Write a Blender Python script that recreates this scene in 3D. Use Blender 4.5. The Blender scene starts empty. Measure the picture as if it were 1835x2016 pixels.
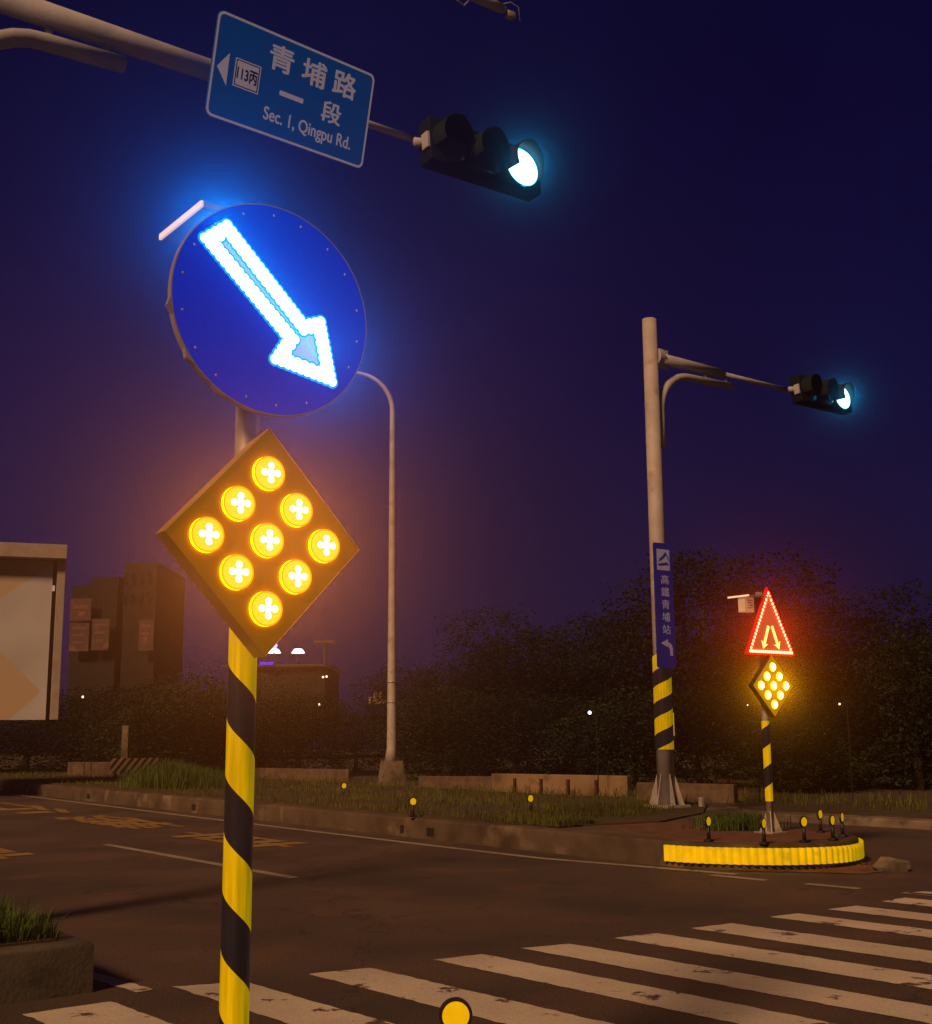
import bpy, bmesh, math, random
from mathutils import Vector, Matrix
random.seed(7)
sc = bpy.context.scene
COL = sc.collection
PI = math.pi
# ------------------------------------------------------------------ camera frame (used to turn measured pixels into places)
F = 2400.0; TH = math.atan(432/F); RO = math.radians(-0.47); H = 1.3
CM = Matrix.Rotation(PI/2+TH, 3, 'X') @ Matrix.Rotation(RO, 3, 'Z')
EYE = Vector((0, 0, H))
def ray(x, y): return CM @ Vector(((x-917.5)/F, -(y-1008)/F, -1))
def G(x, y, z=0.0):
    r = ray(x, y); return EYE + r*((z-H)/r.z)
def AY(x, y, Y):
    r = ray(x, y); return EYE + r*(Y/r.y)
V = Vector((-.6, .8, 0)); U = Vector((.8, .6, 0)); NRM = Vector((.6, -.8, 0)); YAW = math.atan2(.6, .8)

# ------------------------------------------------------------------ object helpers
def link(o, parent=None):
    COL.objects.link(o)
    if parent is not None: o.parent = parent
    return o
def tag(o, label=None, cat=None, group=None, kind=None):
    if label: o['label'] = label
    if cat: o['category'] = cat
    if group: o['group'] = group
    if kind: o['kind'] = kind
    return o
def empty(name, label, cat, loc=(0, 0, 0), rz=0, group=None, mat=None):
    o = bpy.data.objects.new(name, None); o.empty_display_size = .2
    link(o)
    if mat is not None: o.matrix_world = mat
    else: o.location = loc; o.rotation_euler = (0, 0, rz)
    return tag(o, label, cat, group)
def obj(name, bm, mat, parent=None, smooth=None, loc=None):
    me = bpy.data.meshes.new(name)
    if smooth is not None:
        for f in bm.faces: f.smooth = True
        for e in bm.edges:
            if len(e.link_faces) == 2 and e.calc_face_angle(0) > math.radians(smooth): e.smooth = False
    bm.to_mesh(me); bm.free()
    o = bpy.data.objects.new(name, me)
    for m in (mat if isinstance(mat, (list, tuple)) else [mat]): me.materials.append(m)
    if loc: o.location = loc
    return link(o, parent)
def pyobj(name, verts, faces, mat, parent=None, smooth=False):
    me = bpy.data.meshes.new(name); me.from_pydata([tuple(v) for v in verts], [], faces)
    if smooth: me.polygons.foreach_set('use_smooth', [True]*len(faces))
    me.materials.append(mat); me.update()
    return link(bpy.data.objects.new(name, me), parent)
def share(name, me, parent, mat4):
    o = bpy.data.objects.new(name, me); link(o, parent); o.matrix_local = mat4; return o
def B(): return bmesh.new()
def box(bm, c, s, rz=0, bevel=0, M=None):
    m = Matrix.Translation(c) @ Matrix.Rotation(rz, 4, 'Z') @ Matrix.Diagonal((*s, 1))
    if M is not None: m = M @ m
    r = bmesh.ops.create_cube(bm, size=1, matrix=m)
    if bevel:
        es = {e for v in r['verts'] for e in v.link_edges}
        bmesh.ops.bevel(bm, geom=list(es), offset=bevel, segments=2, affect='EDGES', profile=.6)
def tube(bm, pts, rad, seg=16, caps=True):
    pts = [Vector(p) for p in pts]
    if not isinstance(rad, (list, tuple)): rad = [rad]*len(pts)
    rings = []; ref = None
    for i, p in enumerate(pts):
        t = (pts[min(i+1, len(pts)-1)]-pts[max(i-1, 0)]).normalized()
        if ref is None:
            ref = Vector((0, 0, 1)) if abs(t.z) < .9 else Vector((1, 0, 0))
        a = (ref - t*ref.dot(t)).normalized(); ref = a; b = t.cross(a)
        rings.append([bm.verts.new(p + (a*math.cos(2*PI*k/seg)+b*math.sin(2*PI*k/seg))*rad[i]) for k in range(seg)])
    for r0, r1 in zip(rings, rings[1:]):
        for k in range(seg):
            bm.faces.new((r0[k], r0[(k+1) % seg], r1[(k+1) % seg], r1[k]))
    if caps:
        bm.faces.new(rings[0][::-1]); bm.faces.new(rings[-1])
def prism(bm, poly, z0, z1, bevel=0):
    a = [bm.verts.new((x, y, z0)) for x, y in poly]; b = [bm.verts.new((x, y, z1)) for x, y in poly]
    n = len(poly); top = bm.faces.new(b); bm.faces.new(a[::-1])
    for k in range(n): bm.faces.new((a[k], a[(k+1) % n], b[(k+1) % n], b[k]))
    bm.normal_update()
    if bevel: bmesh.ops.bevel(bm, geom=list(top.edges), offset=bevel, segments=3, affect='EDGES', profile=.5)
def plate(bm, poly, y0, y1, bevel=0):        # polygon in x,z given clockwise or not; extruded in y
    a = [bm.verts.new((x, y0, z)) for x, z in poly]; b = [bm.verts.new((x, y1, z)) for x, z in poly]
    n = len(poly)
    bm.faces.new(a); bm.faces.new(b[::-1])
    for k in range(n): bm.faces.new((a[(k+1) % n], a[k], b[k], b[(k+1) % n]))
    bmesh.ops.recalc_face_normals(bm, faces=bm.faces[:])
    if bevel: bmesh.ops.bevel(bm, geom=[e for e in bm.edges], offset=bevel, segments=2, affect='EDGES')
def rrect(w, h, r, n=6):
    pts = []
    for cx, cz, a0 in ((w/2-r, h/2-r, 0), (-w/2+r, h/2-r, 90), (-w/2+r, -h/2+r, 180), (w/2-r, -h/2+r, 270)):
        for k in range(n+1):
            a = math.radians(a0+90*k/n); pts.append((cx+r*math.cos(a), cz+r*math.sin(a)))
    return pts
def ring(bm, outer, inner, y):
    a = [bm.verts.new((x, y, z)) for x, z in outer]; b = [bm.verts.new((x, y, z)) for x, z in inner]
    n = len(a)
    for k in range(n): bm.faces.new((a[k], a[(k+1) % n], b[(k+1) % n], b[k]))
    bmesh.ops.recalc_face_normals(bm, faces=bm.faces[:])
def disc(bm, c, r, y, seg=24, dome=0):
    v = [bm.verts.new((c[0]+r*math.cos(2*PI*k/seg), y, c[1]+r*math.sin(2*PI*k/seg))) for k in range(seg)]
    if dome:
        v2 = [bm.verts.new((c[0]+.7*r*math.cos(2*PI*k/seg), y-dome*.7, c[1]+.7*r*math.sin(2*PI*k/seg))) for k in range(seg)]
        for k in range(seg): bm.faces.new((v[k], v[(k+1) % seg], v2[(k+1) % seg], v2[k]))
        ct = bm.verts.new((c[0], y-dome, c[1]))
        for k in range(seg): bm.faces.new((v2[k], v2[(k+1) % seg], ct))
    else: bm.faces.new(v)
_dg = None
def text(name, body, mat, parent, box_, y=-.002, bold=.0, fat=.0, basis=None):
    """lettering fitted in box_ = (cx, cz, w, h) on the parent's face (x right, z up)"""
    cu = bpy.data.curves.new(name, 'FONT'); cu.body = body; cu.size = 1; cu.offset = bold
    cu.resolution_u = 4
    t = bpy.data.objects.new(name, cu); COL.objects.link(t)
    bpy.context.view_layer.update()
    dg = bpy.context.evaluated_depsgraph_get()
    me = bpy.data.meshes.new_from_object(t.evaluated_get(dg))
    bpy.data.objects.remove(t); me.name = name
    xs = [v.co.x for v in me.vertices]; ys = [v.co.y for v in me.vertices]
    x0, x1, y0, y1 = min(xs), max(xs), min(ys), max(ys)
    cx, cz, w, h = box_
    if fat:
        bm = bmesh.new(); bm.from_mesh(me); base = list(bm.verts)+list(bm.edges)+list(bm.faces)
        for i, (dx, dy) in enumerate(((fat, 0), (-fat, 0), (0, fat), (0, -fat), (fat*.7, fat*.7), (-fat*.7, -fat*.7), (fat*.7, -fat*.7), (-fat*.7, fat*.7))):
            d_ = bmesh.ops.duplicate(bm, geom=base)
            for v in d_['geom']:
                if isinstance(v, bmesh.types.BMVert): v.co += Vector((dx, dy, (i+1)*.0004))
        bm.to_mesh(me); bm.free()
    for v in me.vertices:
        a = cx+((v.co.x-x0)/(x1-x0)-.5)*w; b = cz+((v.co.y-y0)/max(y1-y0, 1e-4)-.5)*h
        v.co = (a, y-v.co.z, b) if basis is None else basis(a, b)+Vector((0, 0, v.co.z))
    me.materials.clear(); me.materials.append(mat)
    return link(bpy.data.objects.new(name, me), parent)

# ------------------------------------------------------------------ materials
MATS = {}
def nodes(name):
    m = bpy.data.materials.new(name); m.use_nodes = True; nt = m.node_tree
    return m, nt, nt.nodes['Principled BSDF'], nt.nodes['Material Output']
def mat(name, c1, c2=None, scale=6, rough=.6, metal=0, bump=0, bscale=None, em=None, ems=0, spec=.5, detail=6, lo=.35, hi=.65, c3=None, s3=30):
    m, nt, p, out = nodes(name)
    N, L = nt.nodes, nt.links
    p.inputs['Roughness'].default_value = rough; p.inputs['Metallic'].default_value = metal
    p.inputs['Specular IOR Level'].default_value = spec
    tc = N.new('ShaderNodeTexCoord')
    if c2 is None: c2 = tuple(x*.75 for x in c1)
    nz = N.new('ShaderNodeTexNoise'); nz.inputs['Scale'].default_value = scale; nz.inputs['Detail'].default_value = detail
    L.new(tc.outputs['Object'], nz.inputs['Vector'])
    cr = N.new('ShaderNodeValToRGB'); cr.color_ramp.elements[0].position = lo; cr.color_ramp.elements[1].position = hi
    cr.color_ramp.elements[0].color = (*c1, 1); cr.color_ramp.elements[1].color = (*c2, 1)
    L.new(nz.outputs['Fac'], cr.inputs[0])
    col = cr.outputs[0]
    if c3:
        n3 = N.new('ShaderNodeTexNoise'); n3.inputs['Scale'].default_value = s3; n3.inputs['Detail'].default_value = 8
        L.new(tc.outputs['Object'], n3.inputs['Vector'])
        r3 = N.new('ShaderNodeValToRGB'); r3.color_ramp.elements[0].position = .55; r3.color_ramp.elements[1].position = .7
        L.new(n3.outputs['Fac'], r3.inputs[0])
        mx = N.new('ShaderNodeMix'); mx.data_type = 'RGBA'; L.new(r3.outputs[0], mx.inputs[0]); L.new(col, mx.inputs[6]); mx.inputs[7].default_value = (*c3, 1)
        col = mx.outputs[2]
    L.new(col, p.inputs['Base Color'])
    if bump:
        nb = N.new('ShaderNodeTexNoise'); nb.inputs['Scale'].default_value = bscale or scale*8; nb.inputs['Detail'].default_value = 5
        L.new(tc.outputs['Object'], nb.inputs['Vector'])
        bp = N.new('ShaderNodeBump'); bp.inputs['Strength'].default_value = bump; bp.inputs['Distance'].default_value = .01
        L.new(nb.outputs['Fac'], bp.inputs['Height']); L.new(bp.outputs[0], p.inputs['Normal'])
    if em: p.inputs['Emission Color'].default_value = (*em, 1); p.inputs['Emission Strength'].default_value = ems
    MATS[name] = m
    return m
def emat(name, c, s):
    m, nt, p, out = nodes(name)
    e = nt.nodes.new('ShaderNodeEmission'); e.inputs[0].default_value = (*c, 1); e.inputs[1].default_value = s
    nt.links.new(e.outputs[0], out.inputs[0]); nt.nodes.remove(p)
    return m
def stripes(name, period, drop, turn=True, c1=(.75, .5, .01), c2=(.012, .01, .012), em=.12, duty=.5, off=0.0, kx=0):
    """two-colour retroreflective banding, wound on a post (turn) or slanted on a flat face (kx)"""
    m, nt, p, out = nodes(name); N, L = nt.nodes, nt.links
    tc = N.new('ShaderNodeTexCoord'); sp = N.new('ShaderNodeSeparateXYZ'); L.new(tc.outputs['Object'], sp.inputs[0])
    def mth(op, a, b=None, c=None):
        n = N.new('ShaderNodeMath'); n.operation = op
        for i, v in enumerate((a, b, c)):
            if v is None: continue
            if isinstance(v, (int, float)): n.inputs[i].default_value = v
            else: L.new(v, n.inputs[i])
        return n.outputs[0]
    if turn:
        ang = mth('ARCTAN2', sp.outputs[0], mth('MULTIPLY', sp.outputs[1], -1))
        s = mth('MULTIPLY', ang, drop/(2*PI))
    else: s = mth('MULTIPLY', sp.outputs[0], kx)
    t = mth('ADD', mth('ADD', sp.outputs[2], s), off)
    fr = mth('FRACT', mth('ADD', mth('DIVIDE', t, period), 100))
    g = mth('GREATER_THAN', fr, duty)
    nz = N.new('ShaderNodeTexNoise'); nz.inputs['Scale'].default_value = 60
    mp = N.new('ShaderNodeMapping'); mp.inputs['Scale'].default_value = (1, 1, .08); L.new(tc.outputs['Object'], mp.inputs[0]); L.new(mp.outputs[0], nz.inputs['Vector'])
    mx = N.new('ShaderNodeMix'); mx.data_type = 'RGBA'; L.new(g, mx.inputs[0]); mx.inputs[6].default_value = (*c1, 1); mx.inputs[7].default_value = (*c2, 1)
    m2 = N.new('ShaderNodeMix'); m2.data_type = 'RGBA'; m2.blend_type = 'MULTIPLY'; m2.inputs[0].default_value = 1
    vr = N.new('ShaderNodeMapRange'); vr.inputs[1].default_value = .3; vr.inputs[2].default_value = .7; vr.inputs[3].default_value = .72; vr.inputs[4].default_value = 1.1
    L.new(nz.outputs['Fac'], vr.inputs[0]); L.new(mx.outputs[2], m2.inputs[6]); L.new(vr.outputs[0], m2.inputs[7])
    L.new(m2.outputs[2], p.inputs['Base Color']); L.new(m2.outputs[2], p.inputs['Emission Color'])
    p.inputs['Emission Strength'].default_value = em; p.inputs['Roughness'].default_value = .28  # emission stands in for light the banding throws back
    bp = N.new('ShaderNodeBump'); bp.inputs['Strength'].default_value = .35; bp.inputs['Distance'].default_value = .003
    L.new(nz.outputs['Fac'], bp.inputs['Height']); L.new(bp.outputs[0], p.inputs['Normal'])
    return m

M_asphalt = mat('asphalt', (.090, .058, .044), (.040, .030, .027), scale=.6, rough=.85, bump=.9, bscale=120, c3=(.10, .055, .036), s3=1.3, detail=15)
def _agg():
    nt = M_asphalt.node_tree; N, L = nt.nodes, nt.links; p = N['Principled BSDF']; src = p.inputs['Base Color'].links[0].from_socket
    tc = [n for n in N if n.type == 'TEX_COORD'][0]; nz = N.new('ShaderNodeTexNoise'); nz.inputs['Scale'].default_value = 70; nz.inputs['Detail'].default_value = 4; L.new(tc.outputs['Object'], nz.inputs['Vector'])
    mr = N.new('ShaderNodeMapRange'); mr.inputs[1].default_value = .35; mr.inputs[2].default_value = .65; mr.inputs[3].default_value = .62; mr.inputs[4].default_value = 1.45; L.new(nz.outputs['Fac'], mr.inputs[0])
    vo = N.new('ShaderNodeTexVoronoi'); vo.feature = 'DISTANCE_TO_EDGE'; vo.inputs['Scale'].default_value = .33
    wz = N.new('ShaderNodeTexNoise'); wz.inputs['Scale'].default_value = 2.5; wz.inputs['Detail'].default_value = 5; L.new(tc.outputs['Object'], wz.inputs['Vector'])
    ad = N.new('ShaderNodeVectorMath'); ad.operation = 'MULTIPLY_ADD'; L.new(wz.outputs['Color'], ad.inputs[0]); ad.inputs[1].default_value = (.9, .9, 0); L.new(tc.outputs['Object'], ad.inputs[2]); L.new(ad.outputs[0], vo.inputs['Vector'])
    cr = N.new('ShaderNodeMapRange'); cr.inputs[1].default_value = .0; cr.inputs[2].default_value = .006; cr.inputs[3].default_value = .5; cr.inputs[4].default_value = 1; L.new(vo.outputs['Distance'], cr.inputs[0])
    mu = N.new('ShaderNodeMath'); mu.operation = 'MULTIPLY'; L.new(mr.outputs[0], mu.inputs[0]); L.new(cr.outputs[0], mu.inputs[1])
    mx = N.new('ShaderNodeMix'); mx.data_type = 'RGBA'; mx.blend_type = 'MULTIPLY'; mx.inputs[0].default_value = 1; L.new(src, mx.inputs[6]); L.new(mu.outputs[0], mx.inputs[7]); L.new(mx.outputs[2], p.inputs['Base Color'])
_agg()
M_conc = mat('concrete', (.2, .165, .12), (.09, .07, .05), scale=3, rough=.9, bump=.5, bscale=60, c3=(.06, .045, .03), s3=7)
M_concD = mat('dark_concrete', (.085, .075, .06), (.045, .04, .032), scale=2.5, rough=.95, bump=.5, bscale=50, c3=(.03, .026, .02), s3=5)
M_kerb = mat('kerb_concrete', (.10, .07, .048), (.045, .032, .02), scale=2.2, rough=.9, bump=.5, bscale=50, c3=(.22, .17, .12), s3=1.7)
M_soil = mat('soil', (.06, .045, .02), (.04, .028, .015), scale=3, rough=1, bump=.8, bscale=40)
M_redsoil = mat('red_soil', (.15, .062, .035), (.09, .042, .024), scale=5, rough=1, bump=.7, bscale=50)
M_galv = mat('galvanised_steel', (.5, .48, .45), (.33, .31, .3), scale=12, rough=.45, metal=.35, c3=(.22, .16, .12), s3=9)
M_polepaint = mat('painted_pole', (.45, .43, .44), (.36, .34, .35), scale=4, rough=.65, bump=.12, bscale=30, c3=(.3, .25, .21), s3=5)
M_armpaint = mat('arm_paint', (.40, .42, .50), (.31, .32, .40), scale=5, rough=.7, bump=.2, bscale=40)
M_black = mat('black_rubber', (.02, .018, .018), (.012, .01, .01), rough=.5)
M_sighouse = mat('signal_housing', (.005, .009, .013), (.004, .007, .010), rough=.85, spec=.15)
M_sigvis = mat('signal_visor', (.008, .014, .018), (.005, .010, .013), rough=.8, spec=.15)
M_visdark = mat('visor_inside', (.008, .012, .012), (.006, .008, .008), rough=.8)
M_blue = mat('guide_sign_blue', (.0, .075, .2), (.0, .06, .17), scale=3, rough=.4, em=(0, .02, .085), ems=.7)  # emission stands in for light returned by the reflective sheeting
M_white = mat('sign_white', (.62, .6, .58), (.5, .47, .45), scale=20, rough=.5, em=(.4, .3, .32), ems=.3)  # its glow imitates returned light on the white sheeting
M_purple = mat('sign_purple', (.1, .02, .08), (.07, .015, .06), rough=.5)
M_blue2 = mat('panel_blue', (.01, .02, .22), (.01, .015, .18), scale=4, rough=.4, em=(.004, .008, .12), ems=.25)  # small emission painted in as the board's returned light
M_white2 = mat('panel_grey', (.34, .32, .36), (.26, .24, .3), scale=12, rough=.5, em=(.1, .08, .12), ems=.5)  # emission imitates the pale marks catching light
M_disc = mat('round_sign_blue', (.002, .02, .3), (.002, .015, .25), scale=60, rough=.3, em=(.0, .008, .24), ems=1.0)  # own glow put in for LED light on the blue face
M_rim = mat('sign_rim', (.5, .45, .45), (.35, .3, .32), rough=.4, metal=.4)
M_amberpanel = mat('amber_panel', (.2, .08, .012), (.14, .055, .01), scale=8, rough=.35, em=(.17, .076, .0), ems=.55)  # even emission painted in for the lamps' spill on the board
M_farglow = mat('amber_lit_board', (.2, .09, .01), (.15, .06, .008), rough=.5, em=(.42, .19, .0), ems=.75)  # emission paints the far lamps' bloom onto the plate
M_amberrim = mat('amber_rim', (.45, .28, .1), (.3, .18, .06), rough=.4)
M_yel = mat('reflector_yellow', (.8, .52, .01), (.65, .42, .01), scale=30, rough=.3, em=(.75, .45, .0), ems=.55)  # emission imitates light returned by the reflector
M_corr = mat('yellow_corrugated', (.85, .6, .01), (.6, .4, .01), scale=9, rough=.3, em=(.8, .55, .0), ems=.38, c3=(.28, .18, .03), s3=6)  # emission imitates the strip throwing light back
M_whitepaint = None
E_led = emat('led_white_blue', (.42, .8, 1), 4.5)
E_ledrim = emat('led_cyan_fringe', (.0, .36, 1), 1.2)
E_redrim = emat('red_led_rim', (1, .0018, .0), 50)
E_yarrow = emat('yellow_arrow_leds', (1, .75, .16), 1.7)
E_arrow = emat('arrow_sheet', (.36, .5, 1), .95)
E_amb = emat('amber_lens', (1, .8, .035), .98)
def _lens():
    nt = E_amb.node_tree; N, L = nt.nodes, nt.links; e = [n for n in N if n.type == 'EMISSION'][0]
    tc = N.new('ShaderNodeTexCoord'); vo = N.new('ShaderNodeTexVoronoi'); vo.inputs['Scale'].default_value = 150; L.new(tc.outputs['Object'], vo.inputs['Vector'])
    mr = N.new('ShaderNodeMapRange'); mr.inputs[1].default_value = 0; mr.inputs[2].default_value = .7; mr.inputs[3].default_value = 1.08; mr.inputs[4].default_value = .88
    L.new(vo.outputs['Distance'], mr.inputs[0]); L.new(mr.outputs[0], e.inputs[1])
_lens()
E_farrim = emat('far_amber_halo', (1, .48, .02), 5)
E_ambside = emat('amber_lens_side', (1, .42, .0), 7)
E_ambrim = emat('amber_lens_rim', (1, .44, .0), 1.0)
E_ambled = emat('amber_led_core', (1, .95, .75), 4)
E_red = emat('red_led', (1, .8, .4), 1.8)
E_far = emat('far_amber_led', (1, .78, .3), 3.2)
E_greenrim = emat('green_lens_edge', (.0, .75, .95), 1.0)
E_green = emat('green_lens', (.5, 1, 1), 4)
E_viol = emat('violet_lamp', (.42, .25, 1), 3)
E_wlamp = emat('white_lamp', (.9, .95, 1), 3)
E_warm = emat('warm_lamp', (1, .75, .4), 2)

def paintmat(name, col, under, thr=.56, scale=3.2):
    m, nt, p, out = nodes(name); N, L = nt.nodes, nt.links
    tc = N.new('ShaderNodeTexCoord')
    n1 = N.new('ShaderNodeTexNoise'); n1.inputs['Scale'].default_value = scale; n1.inputs['Detail'].default_value = 10; n1.inputs['Roughness'].default_value = .7
    n2 = N.new('ShaderNodeTexNoise'); n2.inputs['Scale'].default_value = 1.1; n2.inputs['Detail'].default_value = 3
    n3 = N.new('ShaderNodeTexNoise'); n3.inputs['Scale'].default_value = 120
    for n in (n1, n2, n3): L.new(tc.outputs['Object'], n.inputs['Vector'])
    r = N.new('ShaderNodeValToRGB'); r.color_ramp.elements[0].position = thr; r.color_ramp.elements[1].position = thr+.03
    L.new(n1.outputs['Fac'], r.inputs[0])
    vr = N.new('ShaderNodeMapRange'); vr.inputs[1].default_value = .3; vr.inputs[2].default_value = .7; vr.inputs[3].default_value = .78; vr.inputs[4].default_value = 1.08
    L.new(n2.outputs['Fac'], vr.inputs[0])
    v3 = N.new('ShaderNodeMapRange'); v3.inputs[1].default_value = .3; v3.inputs[2].default_value = .7; v3.inputs[3].default_value = .75; v3.inputs[4].default_value = 1.1
    L.new(n3.outputs['Fac'], v3.inputs[0])
    mu = N.new('ShaderNodeMath'); mu.operation = 'MULTIPLY'; L.new(vr.outputs[0], mu.inputs[0]); L.new(v3.outputs[0], mu.inputs[1])
    mc = N.new('ShaderNodeMix'); mc.data_type = 'RGBA'; mc.blend_type = 'MULTIPLY'; mc.inputs[0].default_value = 1
    mc.inputs[6].default_value = (*col, 1); L.new(mu.outputs[0], mc.inputs[7])
    mx = N.new('ShaderNodeMix'); mx.data_type = 'RGBA'; L.new(r.outputs[0], mx.inputs[0]); L.new(mc.outputs[2], mx.inputs[6]); mx.inputs[7].default_value = (*under, 1)
    L.new(mx.outputs[2], p.inputs['Base Color']); p.inputs['Roughness'].default_value = .8
    return m
M_zebra = paintmat('zebra_paint', (.58, .53, .46), (.085, .05, .06), thr=.585)
M_line = paintmat('line_paint', (.34, .3, .24), (.07, .045, .04), thr=.58, scale=5)
M_yline = paintmat('yellow_road_paint', (.30, .19, .055), (.06, .04, .035), thr=.6, scale=6)

def leafmat(name, dark, light):
    m, nt, p, out = nodes(name); N, L = nt.nodes, nt.links
    gi = N.new('ShaderNodeNewGeometry')
    r = N.new('ShaderNodeValToRGB'); r.color_ramp.elements[0].color = (*dark, 1); r.color_ramp.elements[1].color = (*light, 1)
    tc = N.new('ShaderNodeTexCoord'); nz = N.new('ShaderNodeTexNoise'); nz.inputs['Scale'].default_value = 1.1; nz.inputs['Detail'].default_value = 3
    L.new(tc.outputs['Object'], nz.inputs['Vector'])
    mr = N.new('ShaderNodeMapRange'); mr.inputs[1].default_value = .4; mr.inputs[2].default_value = .66; L.new(nz.outputs['Fac'], mr.inputs[0])
    mu = N.new('ShaderNodeMath'); mu.operation = 'MULTIPLY'; L.new(mr.outputs[0], mu.inputs[0])
    hf = N.new('ShaderNodeMath'); hf.operation = 'MULTIPLY_ADD'; hf.inputs[1].default_value = .45; hf.inputs[2].default_value = .4; L.new(gi.outputs['Random Per Island'], hf.inputs[0]); L.new(hf.outputs[0], mu.inputs[1])
    ad = N.new('ShaderNodeMath'); ad.operation = 'MULTIPLY_ADD'; L.new(gi.outputs['Random Per Island'], ad.inputs[0]); ad.inputs[1].default_value = .12; L.new(mu.outputs[0], ad.inputs[2])
    L.new(ad.outputs[0], r.inputs[0]); L.new(r.outputs[0], p.inputs['Base Color'])
    p.inputs['Roughness'].default_value = .8; p.inputs['Specular IOR Level'].default_value = .2
    return m
M_leafA = leafmat('leaf_dark', (.003, .006, .003), (.011, .025, .009))
M_leafB = leafmat('leaf_mid', (.004, .009, .004), (.028, .060, .021))
M_bark = mat('bark', (.05, .035, .025), (.03, .02, .015), scale=8, rough=.9, bump=.5)
M_grass = leafmat('grass_blade', (.06, .07, .012), (.15, .16, .03))
M_grassG = leafmat('grass_green', (.03, .06, .012), (.10, .17, .035))

# ------------------------------------------------------------------ sky backdrop, world, sun
def build_sky():
    R = 95; vs = []; fs = []; na, ne = 40, 20
    for j in range(ne+1):
        el = math.radians(-3+83*j/ne)
        for i in range(na+1):
            az = math.radians(-78+156*i/na)
            vs.append((R*math.sin(az)*math.cos(el), R*math.cos(az)*math.cos(el), R*math.sin(el)))
    for j in range(ne):
        for i in range(na):
            a = j*(na+1)+i; fs.append((a, a+na+1, a+na+2, a+1))
    m, nt, p, out = nodes('night_sky'); N, L = nt.nodes, nt.links; N.remove(p)
    tc = N.new('ShaderNodeTexCoord'); sp = N.new('ShaderNodeSeparateXYZ'); L.new(tc.outputs['Object'], sp.inputs[0])
    mr = N.new('ShaderNodeMapRange'); mr.inputs[1].default_value = 0; mr.inputs[2].default_value = 62; L.new(sp.outputs[2], mr.inputs[0])
    r = N.new('ShaderNodeValToRGB'); e = r.color_ramp.elements
    e[0].position = 0; e[0].color = (.017, .0095, .028, 1)
    e[1].position = 1; e[1].color = (.0025, .0024, .024, 1)
    for pos, c in ((.16, (.014, .009, .042, 1)), (.42, (.0074, .0055, .046, 1)), (.7, (.0046, .0034, .036, 1))):
        q = e.new(pos); q.color = c
    L.new(mr.outputs[0], r.inputs[0])
    # town glow on the left part of the sky
    mx = N.new('ShaderNodeMapRange'); mx.inputs[1].default_value = 25; mx.inputs[2].default_value = -55; L.new(sp.outputs[0], mx.inputs[0])
    mz = N.new('ShaderNodeMapRange'); mz.inputs[1].default_value = 45; mz.inputs[2].default_value = 0; L.new(sp.outputs[2], mz.inputs[0])
    mu = N.new('ShaderNodeMath'); mu.operation = 'MULTIPLY'; L.new(mx.outputs[0], mu.inputs[0]); L.new(mz.outputs[0], mu.inputs[1])
    ad = N.new('ShaderNodeMix'); ad.data_type = 'RGBA'; ad.blend_type = 'ADD'; L.new(mu.outputs[0], ad.inputs[0]); L.new(r.outputs[0], ad.inputs[6]); ad.inputs[7].default_value = (.013, .0035, .006, 1)
    nz = N.new('ShaderNodeTexNoise'); nz.inputs['Scale'].default_value = .03; nz.inputs['Detail'].default_value = 4; L.new(tc.outputs['Object'], nz.inputs['Vector'])
    nr = N.new('ShaderNodeMapRange'); nr.inputs[1].default_value = .3; nr.inputs[2].default_value = .7; nr.inputs[3].default_value = .60; nr.inputs[4].default_value = .90; L.new(nz.outputs['Fac'], nr.inputs[0])
    em = N.new('ShaderNodeEmission'); L.new(ad.outputs[2], em.inputs[0]); L.new(nr.outputs[0], em.inputs[1]); L.new(em.outputs[0], out.inputs[0])
    o = pyobj('sky', vs, fs, m, smooth=True); tag(o, kind='structure')
build_sky()
w = bpy.data.worlds.new('World'); sc.world = w; w.use_nodes = True
nt = w.node_tree; N, L = nt.nodes, nt.links; bg = N['Background']
SUN_EL = math.radians(36); SUN_AZ = math.radians(-148)         # azimuth from +Y towards +X: from the left, a little behind the camera
sky = N.new('ShaderNodeTexSky'); sky.sky_type = 'NISHITA'; sky.sun_disc = False; sky.sun_elevation = SUN_EL; sky.sun_rotation = SUN_AZ
tint = N.new('ShaderNodeMix'); tint.data_type = 'RGBA'; tint.blend_type = 'MULTIPLY'; tint.inputs[0].default_value = 1; tint.inputs[7].default_value = (.9, .55, .6, 1)
L.new(sky.outputs[0], tint.inputs[6]); L.new(tint.outputs[2], bg.inputs[0]); bg.inputs[1].default_value = .0045
sl = bpy.data.lights.new('street_light_sun', 'SUN'); sl.energy = 2.9; sl.color = (1, .53, .245); sl.angle = math.radians(9)
so = bpy.data.objects.new('street_light_sun', sl); COL.objects.link(so)
sd = Vector((math.sin(SUN_AZ)*math.cos(SUN_EL), math.cos(SUN_AZ)*math.cos(SUN_EL), math.sin(SUN_EL)))
so.rotation_euler = sd.to_track_quat('Z', 'Y').to_euler(); so.location = sd*20

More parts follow.
